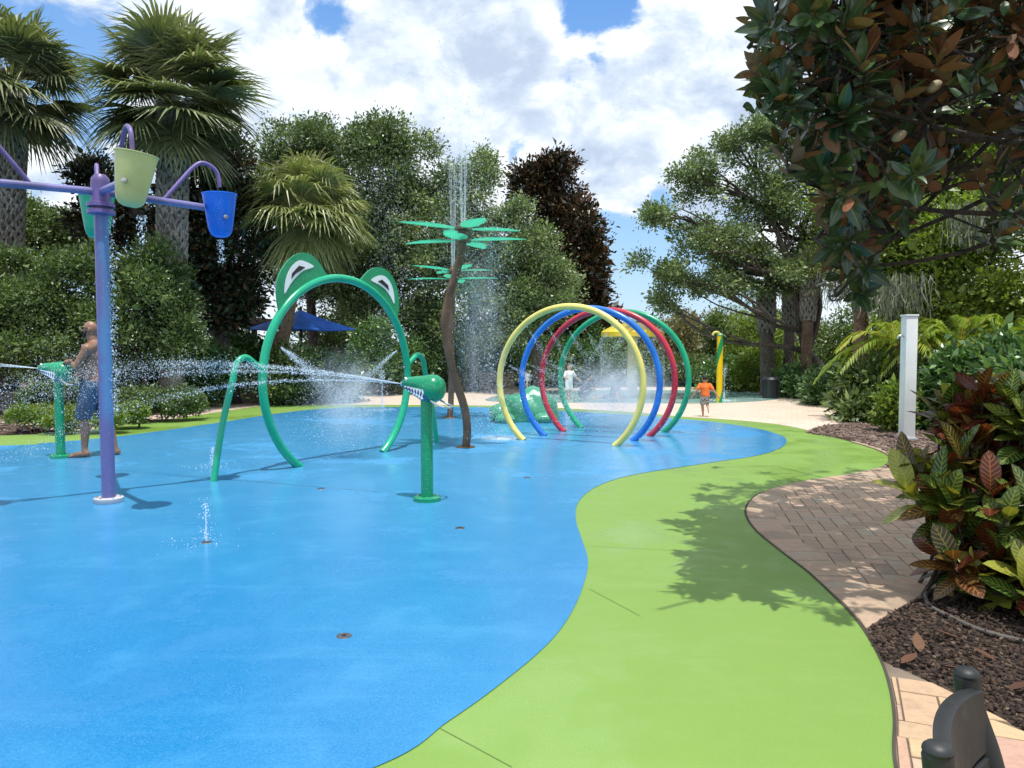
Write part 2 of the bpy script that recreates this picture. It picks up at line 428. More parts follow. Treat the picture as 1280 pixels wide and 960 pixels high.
# ---- laid bricks: real blocks, one paving each
def herringbone(name, poly, ang, W, mat, z0, top, edge_line=None, edge_w=.23, gap=.004, skip=None, step=None):
    cx = sum(p[0] for p in poly) / len(poly); cy_ = sum(p[1] for p in poly) / len(poly)
    rad = max(math.hypot(p[0] - cx, p[1] - cy_) for p in poly) + .5; n = int(rad / W) + 2
    ca, sa = math.cos(ang), math.sin(ang)
    V, Fq, T = [], [], []
    segs_ = [(Vector(poly[i]).xy, Vector(poly[(i + 1) % len(poly)]).xy) for i in range(len(poly))]
    def brick(x, y, lx, ly, a, zt, cut=True):
        c2, s2 = math.cos(a), math.sin(a); tz = zt + R.normal(0, .0008)
        q = [Vector((x + ux * c2 - uy * s2, y + ux * s2 + uy * c2)) for ux, uy in ((sx * (lx / 2 - gap), sy * (ly / 2 - gap)) for sx, sy in ((-1, -1), (1, -1), (1, 1), (-1, 1)))]
        if cut and not all(inside(poly, p.x, p.y) for p in q):
            if not any(inside(poly, p.x, p.y) for p in q): return
            cen = Vector((x, y)); best = min(segs_, key=lambda sg: (sg[0] + (sg[1] - sg[0]) * max(0, min(1, (cen - sg[0]).dot(sg[1] - sg[0]) / max(1e-9, (sg[1] - sg[0]).length_squared))) - cen).length)
            d_ = (best[1] - best[0]); nn = Vector((-d_.y, d_.x)).normalized(); m = (best[0] + best[1]) / 2
            if not inside(poly, m.x + nn.x * .01, m.y + nn.y * .01): nn = -nn
            r = []
            for k in range(len(q)):
                p0, p1 = q[k], q[(k + 1) % len(q)]; e0, e1 = (p0 - m).dot(nn) - .014, (p1 - m).dot(nn) - .014
                if e0 >= 0: r.append(p0)
                if e0 * e1 < 0: r.append(p0.lerp(p1, e0 / (e0 - e1)))
            q = r
            if len(q) < 3: return
            cq = sum(q, Vector((0, 0))) / len(q)
            if not all(inside(poly, *(p + (cq - p) * .3)) for p in q): return
        o = len(V); N = len(q); ctr = sum(q, Vector((0, 0))) / N
        for p in q: V.append((p.x, p.y, z0))
        for p in q: V.append((p.x, p.y, tz - .003))
        for p in q: w_ = ctr + (p - ctr) * (1 - min(.3, .004 / max(.01, (p - ctr).length))); V.append((w_.x, w_.y, tz))
        fs = [tuple(2 * N + k for k in range(N))]
        for l in (0, N):
            for k in range(N): fs.append((l + k, l + (k + 1) % N, l + N + (k + 1) % N, l + N + k))
        t = R.random(); Fq.extend([tuple(i + o for i in f) for f in fs]); T.extend([t] * len(fs))
    for i in range(-n, n):
        for j in range(-n, n):
            k = (i - j) % 4
            if k == 0: x, y, lx, ly = (i + 1) * W, (j + .5) * W, 2 * W, W
            elif k == 2: x, y, lx, ly = (i + .5) * W, j * W, W, 2 * W
            else: continue
            X, Y = cx + x * ca - y * sa, cy_ + x * sa + y * ca
            brick(X, Y, lx, ly, ang, top)
    for line, side in (edge_line or []):
        L = 0.0; acc = .0
        for i in range(len(line) - 1):
            a, b = Vector(line[i]).xy, Vector(line[i + 1]).xy; seg = (b - a).length
            if seg < 1e-6: continue
            t = (b - a) / seg; nn = Vector((-t.y, t.x)) * side
            while acc < seg:
                c = a + t * acc + nn * (edge_w / 2 + .008)
                brick(c.x, c.y, W * 1.02, edge_w, math.atan2(t.y, t.x), top + .004); acc += W * 1.0
            acc -= seg
    me = bpy.data.meshes.new(name); me.from_pydata(V, [], Fq); me.update()
    a_ = me.attributes.new('tint', 'FLOAT', 'FACE'); a_.data.foreach_set('value', np.array(T, dtype=np.float32))
    return tag(link(name, me, mat), None, None, None, 'structure')
walk_edge = [p for p in far_out if P(0, 793).y < p.y < P(0, 570).y and p.x > P(935, 640).x - .05 and p.y < 10.9]
i0 = max(range(len(far_out)), key=lambda i: far_out[i].x if 8 < far_out[i].y < 13 else -9)
i1 = min(range(len(far_out)), key=lambda i: (far_out[i] - P(1082, 793)).length)
walk_edge = far_out[i0:i1 + 1]
mulch_edge = catmull(px2([(1082, 793), (1130, 762), (1180, 735), (1235, 712), (1330, 690)]), 8)
walk = walk_edge + mulch_edge + [Vector((8, 6.4, 0)), Vector((8.5, 10.5, 0)), Vector((6.5, 10.9, 0)), P(1180, 566)]
sheet('walkway_bed', walk, .0035, M_joint)
herringbone('herringbone_walkway', walk, math.radians(-12), .122, M_walk, .003, .016, [(walk_edge, 1), (mulch_edge, 1)], .25)
i2 = min(range(len(far_out)), key=lambda i: (far_out[i] - P(1100, 826)).length)
side_edge = [p for p in far_out[i2:] if p.y > -1.5]
side_top = catmull(px2([(1100, 826), (1150, 848), (1200, 872), (1250, 898), (1330, 930)]) + [Vector((2.9, 2.75, 0)), Vector((4.5, 2.2, 0))], 8)
sidew = side_edge + [Vector((4.5, -1.5, 0)), Vector((4.5, 2.2, 0))] + side_top[::-1]
sheet('sidewalk_bed', sidew, .0035, paint('pale_joint_sand', (.16, .125, .09), .95, .25))
herringbone('sidewalk_pavers', sidew, math.radians(67), .15, M_side, .003, .014, None)

# ---- loose wood chips
def chips(name, poly, n, mat, size=(.02, .07), zt=.0):
    xs = [p[0] for p in poly]; ys = [p[1] for p in poly]; pts = []
    while len(pts) < n:
        x, y = R.uniform(min(xs), max(xs)), R.uniform(min(ys), max(ys))
        if inside(poly, x, y): pts.append((x, y))
    pts = np.array(pts); L = R.uniform(size[0], size[1], n); W = L * R.uniform(.25, .55, n); a = R.uniform(0, 2 * PI, n)
    D = np.stack([np.cos(a), np.sin(a), R.normal(0, .28, n)], 1); D = unit(D)
    N = unit(np.stack([R.normal(0, .4, n), R.normal(0, .4, n), np.ones(n)], 1)); S_ = unit(np.cross(N, D)); N = np.cross(D, S_)
    C = np.stack([pts[:, 0], pts[:, 1], R.uniform(.004, .035, n) + zt], 1)
    V = np.zeros((n, 8, 3)); k = 0
    for h in (-1, 1):
        for sx, sy in ((-1, -1), (1, -.8), (.9, 1), (-.9, .8)):
            V[:, k] = C + D * (sx * L / 2)[:, None] + S_ * (sy * W / 2)[:, None] + N * h * .004; k += 1
    q = np.array([(4, 5, 6, 7), (0, 1, 5, 4), (1, 2, 6, 5), (2, 3, 7, 6), (3, 0, 4, 7)])
    Fq = (np.arange(n)[:, None, None] * 8 + q[None]).reshape(-1, 4)
    return tag(gridmesh(name, V, Fq, mat, None, np.repeat(R.random(n), 5), smooth=False), None, None, None, 'stuff')
def chipmat(name, stops):
    m, g = newmat(name); c = g.ramp(g.n('ShaderNodeAttribute', attribute_name='tint').outputs['Fac'], stops)
    n = g.noise(geopos(g), 90, 4, .7)
    s = pbsdf(g, Base_Color=g.mix(g.m('MULTIPLY', n, .5), c, (.02, .012, .008, 1)), Roughness=.9); g.out(s.outputs[0]); return m
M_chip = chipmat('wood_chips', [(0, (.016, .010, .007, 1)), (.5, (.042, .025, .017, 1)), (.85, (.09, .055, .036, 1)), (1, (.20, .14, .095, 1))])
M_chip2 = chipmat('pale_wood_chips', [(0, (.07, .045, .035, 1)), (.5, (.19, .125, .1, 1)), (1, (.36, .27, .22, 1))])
bed = mulch_edge[::1] + [Vector((5.5, 6.0, 0)), Vector((5.5, 2.2, 0))] + side_top[::-1]
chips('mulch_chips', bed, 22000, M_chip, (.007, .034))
strip = px2([(1005, 542), (1030, 533), (1075, 530), (1150, 540), (1190, 556), (1150, 572), (1116, 572), (1100, 562), (1055, 549)])
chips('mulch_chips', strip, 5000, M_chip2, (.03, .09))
isl = px2([(-40, 546), (-40, 512), (60, 505), (140, 500), (258, 508), (250, 519), (200, 526), (150, 532), (100, 537)])
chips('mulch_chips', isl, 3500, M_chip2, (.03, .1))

# ================================================================== SPLASH PAD EQUIPMENT
M_frog = paint('frog_green', (.0, .36, .19), .22, .06, spots=.1)
M_frogp = paint('frog_panel', (.005, .27, .11), .35, .1, spots=.35)
M_cannon = paint('cannon_green', (.0, .27, .12), .22, .1, spots=.3)
M_white = paint('white_paint', (.78, .8, .8), .35, .05)
M_dark = paint('eye_black', (.012, .012, .014), .35)
M_steel = paint('steel', (.55, .56, .57), .28, .06, metal=.9)
M_yel = paint('ring_yellow', (.78, .66, .18), .3, .1, (.82, .75, .42, 1)); M_blu = paint('ring_blue', (.01, .17, .62), .25, .1); M_red = paint('ring_red', (.50, .02, .045), .25, .1); M_grn = paint('ring_green', (.0, .33, .15), .25, .1)
M_rust = paint('brown_pole', (.15, .075, .038), .45, .25, (.27, .12, .055, 1))
M_bucket = {k: paint('bucket_' + k, c, .35, .1, spots=.3) for k, c in dict(yellow=(.58, .56, .22), blue=(.0, .16, .78), green=(.0, .38, .22), red=(.55, .02, .04)).items()}
def purple():
    m, g = newmat('purple_blue_paint'); p = geopos(g); b0 = P(136, 629)
    sp = g.n('ShaderNodeSeparateXYZ', {0: p}); z = sp.outputs[2]
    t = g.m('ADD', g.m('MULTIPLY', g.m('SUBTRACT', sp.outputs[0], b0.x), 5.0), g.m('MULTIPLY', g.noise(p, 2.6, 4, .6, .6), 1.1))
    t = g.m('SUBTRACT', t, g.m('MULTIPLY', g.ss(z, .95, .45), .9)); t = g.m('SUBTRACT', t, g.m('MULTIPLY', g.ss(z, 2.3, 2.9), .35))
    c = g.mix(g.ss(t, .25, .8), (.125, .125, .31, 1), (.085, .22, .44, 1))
    n = g.noise(p, 45, 3)
    c = g.mix(g.m('MULTIPLY', g.ss(n, .62, .72), .35), c, (.4, .45, .65, 1))
    s = pbsdf(g, Base_Color=c, Roughness=.3, Normal=g.bump(n, .08, .003)); g.out(s.outputs[0]); return m
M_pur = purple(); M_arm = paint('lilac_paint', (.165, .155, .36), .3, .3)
M_purd = paint('violet_paint', (.15, .105, .30), .4, .2)
M_conc = paint('grey_flange', (.42, .41, .45), .6, .15)

# ---- bucket tower
base = P(136, 629); hub = Vector((base.x, base.y, 3.03))
t = thing('bucket_tower', 'tall purple and blue post with four dumping buckets on crossed arms', 'water feature', base)
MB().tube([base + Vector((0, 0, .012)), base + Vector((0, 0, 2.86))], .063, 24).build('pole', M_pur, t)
o = MB().lathe([(0, .05), (.125, .05), (.135, .045), (.135, .008), (.13, .0)], base + Vector((0, 0, .012))).build('base_flange', M_conc, t)
for k in range(6):
    a = k * PI / 3 + .3
    MB().lathe([(.012, 0), (.012, .014), (0, .016)], base + Vector((.105 * math.cos(a), .105 * math.sin(a), .06)), 6).build('bolt', M_steel, o)
MB().lathe([(.07, -.22), (.125, -.21), (.125, -.175), (.085, -.17), (.085, -.15), (.125, -.145), (.125, -.11), (.085, -.10), (.085, .09), (.08, .13), (.05, .165), (0, .175)], hub).build('hub', M_purd, t)
ax = Vector((.75, .66, 0)).normalized(); ay = Vector((.66, -.75, 0)).normalized()
dirs = dict(blue=ax, red=-ax, yellow=ay, green=Vector((-.5, .866, 0)))
for k, dv in dirs.items():
    rr = 1.12 if k in ('blue', 'red') else 1.04
    drop = -.03; rr = .98 if k == 'green' else rr
    arm = MB().tube([hub + dv * .05, hub + dv * (rr - .14) + Vector((0, 0, drop))], .036, 16).build('arm', M_arm, t)
    g0 = hub + dv * (rr * .52); top = hub + dv * (rr * .84) + Vector((0, 0, .44))
    pts = catmull([g0, hub + dv * (rr * .66) + Vector((0, 0, .2)), hub + dv * (rr * .80) + Vector((0, 0, .385)), top + dv * .06 + Vector((0, 0, -.01)), hub + dv * (rr * 1.0) + Vector((0, 0, .36)), hub + dv * (rr * 1.03) + Vector((0, 0, .20))], 7)
    MB().tube(pts, .02, 12).build('spout_pipe', M_purd, t)
    # U-shaped dumping bucket, hollow, tilted on its pivot
    c = hub + dv * (rr + .03) + Vector((0, 0, -.10 + (.04 if k == 'yellow' else 0)))
    tilt = Matrix.Rotation({'yellow': .16, 'blue': .02, 'green': -.05, 'red': .1}[k], 3, dv.cross(Vector((0, 0, 1))).normalized() if k != 'yellow' else Vector((0, 1, 0)))
    prof = [(0, -.25), (.06, -.245), (.10, -.225), (.125, -.185), (.137, -.13), (.188, .235), (.196, .24), (.196, .25), (.18, .25), (.126, -.13), (.11, -.19), (.06, -.225), (0, -.232)]
    sc_ = .92
    b = MB().lathe([(r * sc_, z * sc_) for r, z in prof], c, 32, tilt).build('bucket', M_bucket[k], t)
    b['label'] = {'blue': 'royal blue', 'red': 'red', 'yellow': 'pale yellow', 'green': 'teal green'}[k] + ' bucket'
    pv = dv.cross(Vector((0, 0, 1)))
    MB().lathe([(.0, .0), (.022, .0), (.022, .014), (.012, .016), (.012, .022), (0, .022)], c + tilt @ (Vector((0, -1, 0)) if k == 'yellow' else pv) * .146 + Vector((0, 0, -.03)), 12,
               (Vector((0, -1, 0)) if k == 'yellow' else pv).to_track_quat('Z', 'Y').to_matrix()).build('pivot_bolt', M_steel, b)

# ---- water cannons with an alligator head
def cannon(base, az, pitch, label, s=1.0):
    root = thing('water_cannon', label, 'water cannon', (0, 0, 0), 'green alligator water cannons')
    MB().tube([(0, 0, .012), (0, 0, 1.02 * s)], .060, 24).build('pedestal', M_cannon, root)
    fl = MB().lathe([(0, .055), (.125, .055), (.137, .048), (.137, .012), (.132, .012)]).build('base_flange', M_cannon, root)
    for k in range(6):
        a = k * PI / 3
        MB().lathe([(.011, 0), (.011, .012), (0, .014)], (.108 * math.cos(a), .108 * math.sin(a), .055), 6).build('bolt', M_steel, fl)
    C = Vector((0, 0, 1.13 * s)); M = Matrix.Rotation(pitch, 3, 'Y')
    def T(x, y, z): return C + M @ Vector((x, y, z))
    mb = MB()       # upper head: bulbous skull and tapering snout, lofted along -X... snout points to +X
    secs = [(-.19, .012, .012, .0), (-.185, .06, .062, .0), (-.16, .10, .105, .0), (-.11, .128, .135, .0), (-.05, .132, .140, .0), (.0, .120, .118, .012), (.05, .100, .092, .03), (.11, .085, .073, .042), (.17, .076, .062, .045), (.22, .070, .055, .044), (.25, .058, .048, .042), (.262, .03, .025, .04)]
    n = 24; v, f = [], []
    for (x, ry, rz, zc) in secs:
        for k in range(n):
            a = 2 * PI * k / n; v.append(T(x, ry * math.cos(a), zc + rz * math.sin(a)))
    for i in range(len(secs) - 1):
        for k in range(n): f.append((i * n + k, i * n + (k + 1) % n, (i + 1) * n + (k + 1) % n, (i + 1) * n + k))
    f += [tuple(range(n)), tuple((len(secs) - 1) * n + k for k in range(n))]
    head = mb.add(v, f).build('head', M_cannon, root, sharp=1.2)
    jb = MB(); v = []; f = []
    js = [(-.06, .118, -.125, -.02), (.02, .110, -.112, -.03), (.09, .094, -.082, -.018), (.16, .08, -.045, -.004), (.22, .068, -.016, .004), (.245, .05, -.004, .008)]
    for (x, ry, z0, z1) in js: v += [T(x, -ry * .72, z0), T(x, ry * .72, z0), T(x, ry, (z0 + z1) / 2), T(x, ry, z1), T(x, -ry, z1), T(x, -ry, (z0 + z1) / 2)]
    for i in range(len(js) - 1):
        for k in range(6): f.append((i * 6 + k, i * 6 + (k + 1) % 6, (i + 1) * 6 + (k + 1) % 6, (i + 1) * 6 + k))
    f += [tuple(range(6)), tuple((len(js) - 1) * 6 + k for k in range(6))]
    jaw = jb.add(v, f).build('jaw', M_jaw, root)
    for sy in (-1, 1):
        for (q0, q1, zsh, up) in ((-.045, .22, 0, 1), (-.03, .2, 0, -1)):
            N = 7
            for i in range(N):
                x = q0 + (q1 - q0) * (i + .5) / N; w = (q1 - q0) / N * .46; hgt = .062 * (1 - i / N * .72)
                fr = (x + .06) / .305
                ry = .118 + (.05 - .118) * max(0, fr) ** 1.0 + .008 - (.004 if x > .1 else 0)
                zu = -.022 + .03 * max(0, min(1, fr)); zl = -.118 + .118 * max(0, min(1, fr))
                if up == 1: tri = [(x - w, zu + .012), (x + w, zu + .012), (x, zu + .012 - hgt)]
                else: tri = [(x - w, zl), (x + w, zl), (x, zl + hgt * .8)]
                MB().prism([T(a, sy * (ry + .002), b) for a, b in tri], M @ Vector((0, sy * .004, 0))).build('tooth', M_white, jaw, smooth=False)
        e = MB().ball(T(.205, sy * .058, .082), (.02, .014, .02), 12, 8).build('eye', M_white, head)
        MB().ball(T(.213, sy * .068, .084), (.010, .006, .011), 10, 6).build('pupil', M_dark, e)
    MB().tube([T(.22, 0, .03), T(.285, 0, .03)], [.03, .026], 16).build('nozzle', M_steel, root)
    hp = catmull([T(-.10, -.09, -.115), T(-.19, -.10, -.155), T(-.25, -.08, -.17), T(-.27, 0, -.172), T(-.25, .08, -.17), T(-.19, .10, -.155), T(-.10, .09, -.115)], 6)
    MB().tube(hp, .011, 10).build('handle', M_steel, root)
    root.location = base; root.rotation_euler = (0, 0, az)
    return root, (Matrix.Translation(base) @ Matrix.Rotation(az, 4, 'Z') @ Matrix.Translation(C) @ M.to_4x4())
M_jaw = paint('jaw_blue', (.02, .10, .22), .35)
c2, CM2 = cannon(P(534, 627), math.radians(158), -.03, 'green toothed alligator water cannon on a post beside the frog arch')
c1, CM1 = cannon(P(76, 573), math.radians(176), -.04, 'green water cannon the shirtless man is holding', 1.06)

# ---- frog arch
fA, fB = P(375, 584), P(478, 566); fd = (fB - fA).normalized(); fc = (fA + fB) / 2; fn = Vector((fd.y, -fd.x, 0))
hb = (fB - fA).length / 2; ft = inplane(427, 348, fc, fn).z - .0
fr = (hb * hb / ft + ft) / 2; fz = ft - fr
t = thing('frog_arch', 'green frog face spray arch with a big ring and two eyes', 'spray arch', fc)
def ringpts(c, dv, r, z, n=72, r2=None):
    a0 = math.asin(max(-1, -z / r)); out = []
    for i in range(n + 1):
        a = a0 + (PI - 2 * a0) * i / n
        out.append(c + dv * (r * math.cos(a)) + Vector((0, 0, z + r * math.sin(a))))
    return out
rp = ringpts(fc, fd, fr, fz); rp[0].z = rp[-1].z = .004
ring = MB().tube(rp, .053, 20).build('ring', M_frog, t)
for s, hz in ((-1, 1.30), (1, 1.30)):
    a = math.asin((hz - fz) / fr); r0 = fr * math.cos(a)
    p0 = fc + fd * (s * r0) + Vector((0, 0, hz - .06))
    q = lambda u, z: fc + fd * (s * u) + Vector((0, 0, z))
    ap = catmull([p0, q(r0 + .12, 1.33), q(r0 + .26, 1.41), q(r0 + .38, 1.34), q(r0 + .45, 1.12), q(r0 + .60, .62), q(2.06, .005)], 8)
    MB().tube(ap, .038, 16).build('support_leg', M_frog, t)
zf = lambda X, Y: (330 + X / 6.737, 300 + Y / 6.737)
outl = [zf(*p) for p in ((150, 720), (125, 610), (106, 490), (103, 380), (124, 292), (168, 212), (230, 145), (300, 108), (362, 112), (420, 146), (470, 202), (508, 266), (530, 292), (600, 291), (700, 300), (760, 318), (806, 332), (832, 308), (872, 263), (922, 236), (975, 230), (1030, 256), (1085, 322), (1120, 420), (1133, 520), (1126, 620), (1100, 730))]
po = [inplane(a, b, fc, fn) for a, b in catmull([Vector((a, b, 0)) for a, b in outl], 4) for a, b in [(a, b)]] if False else [inplane(v.x, v.y, fc, fn) for v in catmull([Vector((a, b, 0)) for a, b in outl], 4)]
aL = math.atan2(po[0].z - fz, (po[0] - fc).dot(fd)); aR = math.atan2(po[-1].z - fz, (po[-1] - fc).dot(fd))
po += [fc + fd * ((fr) * math.cos(a)) + Vector((0, 0, fz + fr * math.sin(a))) for a in [aR + (aL - aR) * i / 40 for i in range(1, 40)]]
front = fn if fn.y < 0 else -fn
panel = MB().prism([p - front * .012 for p in po], front * .024).build('face_panel', M_frogp, t, sharp=.4)
def eye(white, pupil):
    pw = [inplane(*zf(a, b), fc, fn) for a, b in white]; pw = catmull(pw, 3, True)
    e = MB().prism([p + front * .0135 for p in pw], front * .006).build('eye', M_white, panel, smooth=False)
    pp = [inplane(*zf(a, b), fc, fn) for a, b in pupil]
    MB().prism([p + front * .0205 for p in pp], front * .004).build('pupil', M_dark, e, smooth=False)
eye([(168, 452), (166, 395), (184, 305), (222, 228), (285, 174), (345, 184), (412, 225), (330, 256), (262, 312), (212, 375)], [(220, 328), (226, 282), (285, 217), (337, 230), (300, 258), (258, 282)])
eye([(896, 340), (950, 303), (1005, 303), (1052, 352), (1082, 430), (1090, 538), (1058, 478), (1015, 418), (955, 372)], [(950, 348), (985, 334), (1035, 382), (1043, 424), (1000, 384)])
for a in (2.62, .5, 3.05, .1):
    d0 = fd * math.cos(a) + Vector((0, 0, math.sin(a)))
    MB().lathe([(.014, 0), (.014, .03), (.009, .036), (0, .036)], fc + Vector((0, 0, fz)) + d0 * (fr - .050), 10, (-d0).to_track_quat('Z', 'Y').to_matrix()).build('nozzle', M_steel, ring)

# ---- four spray rings
for i, (m, lab) in enumerate(((M_yel, 'pale yellow water ring, nearest of the row of four rings'), (M_blu, 'blue water ring right behind the yellow ring'), (M_red, 'red water ring between the blue and the green ring'), (M_grn, 'green water ring, farthest of the row of four rings'))):
    Y0, Y1 = P(655, 551), P(768, 558); dv = (Y1 - Y0).normalized(); hb2 = (Y1 - Y0).length / 2
    c = (Y0 + Y1) / 2 + Vector((.372, .622, 0)) * i
    top = 2.165; rr = (hb2 ** 2 / top + top) / 2; z = top - rr
    t = thing('water_ring', lab, 'water ring', c, 'row of coloured water rings')
    p = ringpts(c, dv, rr, z); p[0].z = p[-1].z = .004
    MB().tube(p, .051, 20).build('hoop', m, t)
    for a in (.25, .9, 1.57, 2.24, 2.89):
        d0 = dv * math.cos(a) + Vector((0, 0, math.sin(a)))
        MB().lathe([(.012, 0), (.012, .026), (.007, .032), (0, .032)], c + Vector((0, 0, z)) + d0 * (rr - .047), 10, (-d0).to_track_quat('Z', 'Y').to_matrix()).build('nozzle', M_steel, t)
    for e in ():
        MB().lathe([(0, .012), (.085, .012), (.09, .008), (.09, 0)], Vector((p[e].x, p[e].y, .012)), 20).build('foot_plate', m, t)

# ---- flower poles
def petal_mat():
    m, g = newmat('petal_green'); p = geopos(g); n = g.noise(p, 6, 4)
    c = g.mix(n, (.02, .42, .27, 1), (.25, .72, .55, 1))
    b = pbsdf(g, Base_Color=c, Roughness=.2); tr = g.n('ShaderNodeBsdfTranslucent', {'Color': (.2, .85, .6, 1)})
    tp = g.n('ShaderNodeBsdfTransparent', {'Color': (.6, .95, .85, 1)})
    a = g.n('ShaderNodeMixShader', {0: .5, 1: b.outputs[0], 2: tr.outputs[0]}); a2 = g.n('ShaderNodeMixShader', {0: .52, 1: a.outputs[0], 2: tp.outputs[0]})
    g.out(a2.outputs[0]); return m
M_petal = petal_mat()
def petal(mb, c, az, el, L, W):
    dv = Vector((math.cos(az), math.sin(az), 0)); sd = Vector((-dv.y, dv.x, 0)); v = []; f = []; n = 12
    for i in range(n + 1):
        u = i / n; w = W * (math.sin(PI * min(1, u ** .8)) ** .75) * .5 + .012 * (1 - u)
        x = .10 + L * u; z = math.sin(el) * L * u + .015 * math.sin(PI * u)
        for k in (-1, -.5, 0, .5, 1): v.append(c + dv * x + sd * (w * k) + Vector((0, 0, z - .012 * (1 - abs(k)) * math.sin(PI * u))))
    for i in range(n):
        for k in range(4): f.append((i * 5 + k, i * 5 + k + 1, i * 5 + 6 + k, i * 5 + 5 + k))
    m0 = len(v); v += [p + Vector((0, 0, .008)) for p in v]; f += [tuple(m0 + a for a in q[::-1]) for q in f]
    edge = [i * 5 for i in range(n + 1)] + [n * 5 + k for k in range(1, 5)] + [i * 5 + 4 for i in range(n - 1, -1, -1)] + [3, 2, 1]
    for a, b in zip(edge, edge[1:] + edge[:1]): f.append((a, b, b + m0, a + m0))
    return mb.add(v, f)
def flower(label, prof_px, basepx, az0):
    b = P(*basepx); t = thing('flower_post', label, 'water feature', b, 'brown posts with green petals')
    pts = []
    for (a, c) in prof_px: q = at(a, c, b.y); pts.append(Vector((q.x, b.y, max(q.z, .0))))
    pts = catmull(pts, 6)
    MB().tube(pts, .062, 18).build('pole', M_rust, t)
    MB().lathe([(0, .03), (.14, .03), (.148, .024), (.148, .012)], b).build('base_flange', M_rust, t)
    top = pts[-1]
    MB().lathe([(.075, -.16), (.115, -.155), (.115, -.10), (.08, -.095), (.08, .02), (.13, .03), (.13, .075), (.07, .09), (.05, .14), (0, .145)], top).build('hub', M_rust, t)
    for (dzz, a0, el) in ((.045, az0, .045), (-.13, az0 + PI / 4 + .2, -.005)):
        for k in range(4):
            m = petal(MB(), top + Vector((0, 0, dzz)), a0 + k * PI * .5 + R.normal(0, .06), el + R.normal(0, .02), .87, .30)
            m.build('petal', M_petal, t, sharp=1.5)
    return t, top
fl1, ftop1 = flower('taller looking brown wavy post with two tiers of green petals, nearer of two', [(582, 560), (584, 537), (580, 508), (568, 471), (559, 432), (556, 402), (561, 371), (570, 341), (577, 311), (579, 290)], (582, 560), .35)
fl2, ftop2 = flower('brown post with green petals standing behind the wavy nearer post', [(562, 523), (563.5, 505), (564, 480), (564, 450), (564.5, 420), (565, 390), (566, 362), (566.5, 341)], (562, 523), .55)

# ---- pool side equipment
t0 = P(790, 497)
t = thing('mushroom_shower', 'yellow domed mushroom shower standing in the shallow pool', 'water feature', t0)
MB().tube([t0 + Vector((0, 0, -.1)), t0 + Vector((0, 0, 2.1))], .15, 20).build('post', paint('cream_post', (.55, .50, .30), .5), t)
ctop = at(790, 403, t0.y).z; cbot = at(790, 420, t0.y).z; cr = 39 / F * t0.y
MB().lathe([(0, ctop - cbot), (cr * .25, ctop - cbot - .02), (cr * .62, (ctop - cbot) * .78), (cr * .93, (ctop - cbot) * .42), (cr, (ctop - cbot) * .28), (cr, .0), (cr * .96, -.02), (cr * .94, .03), (0, .12)], Vector((t0.x, t0.y, cbot)), 40).build('cap', paint('mushroom_yellow', (.75, .55, .04), .35), t)
t0 = P(899, 503); tt = at(899, 420, t0.y).z
def spiral():
    m, g = newmat('yellow_green_spiral'); p = g.n('ShaderNodeTexCoord').outputs['Object']
    s = g.n('ShaderNodeSeparateXYZ', {0: p}); an = g.m('ARCTAN2', g.m('SUBTRACT', s.outputs[1], t0.y), g.m('SUBTRACT', s.outputs[0], t0.x))
    v = g.m('FRACT', g.m('ADD', g.m('DIVIDE', an, 2 * PI), g.m('ADD', g.m('MULTIPLY', s.outputs[2], -.62), .05)))
    c = g.mix(g.ss(v, .70, .72), (.80, .55, .0, 1), (.01, .28, .08, 1))
    b = pbsdf(g, Base_Color=c, Roughness=.3); g.out(b.outputs[0]); return m
t = thing('spray_post', 'slim yellow post with a green spiral stripe near the orange shirt boy', 'water feature', t0)
MB().tube([t0, t0 + Vector((0, 0, tt))], .082, 20).build('post', spiral(), t)
tp = t0 + Vector((0, 0, tt))
MB().lathe([(.088, 0), (.092, .03), (.06, .07), (0, .08)], tp).build('cap', paint('cap_green', (.15, .36, .12), .4), t)
MB().tube(catmull([tp + Vector((0, 0, .03)), tp + Vector((-.06, 0, .10)), tp + Vector((-.16, 0, .09)), tp + Vector((-.2, 0, .02))], 5), .035, 10).build('spout', paint('spout_yellow', (.6, .55, .12), .4), t)

# ---- green turtle-like climbing dome behind the rings
b = P(657, 528)
t = thing('spray_turtle', 'translucent green turtle shaped spray feature behind the yellow and blue rings', 'water feature', b)
def glassy():
    m, g = newmat('green_fibreglass'); p = geopos(g); n = g.noise(p, 5, 4, .6); n2 = g.noise(p, 16, 4, .7)
    c = g.mix(n, (.015, .19, .09, 1), (.10, .36, .24, 1)); c = g.mix(g.m('MULTIPLY', g.ss(n2, .6, .7), .7), c, (.7, .82, .78, 1))
    s = pbsdf(g, Base_Color=c, Roughness=.15, Normal=g.bump(n2, .4, .02)); g.out(s.outputs[0]); return m
M_tur = glassy()
def lump(c, r, M, name, nb=.05, parent=None):
    mb = MB().ball((0, 0, 0), r, 36, 22)
    vs = []
    for v in mb.v:
        k = 1 + nb * (math.sin(v[0] * 11 + 1) * math.cos(v[1] * 9) + math.sin(v[2] * 13 + v[0] * 7)); vs.append(Vector(v) * k + Vector(c))
    vs = [Vector((v.x, v.y, max(v.z, .0))) for v in vs]
    mb.v = [tuple(v) for v in vs]; return mb.build(name, M, parent, sharp=2)
lump(b + Vector((.1, .3, .12)), (.58, .45, .56), M_tur, 'shell', .05, t)
lump(b + Vector((-.52, .05, .17)), (.24, .22, .2), M_tur, 'head', .03, t)
for dx, dy in ((-.42, -.2), (.35, -.12), (.5, .55), (-.3, .65)): lump(b + Vector((dx, dy, .08)), (.22, .18, .12), M_tur, 'flipper', .04, t)

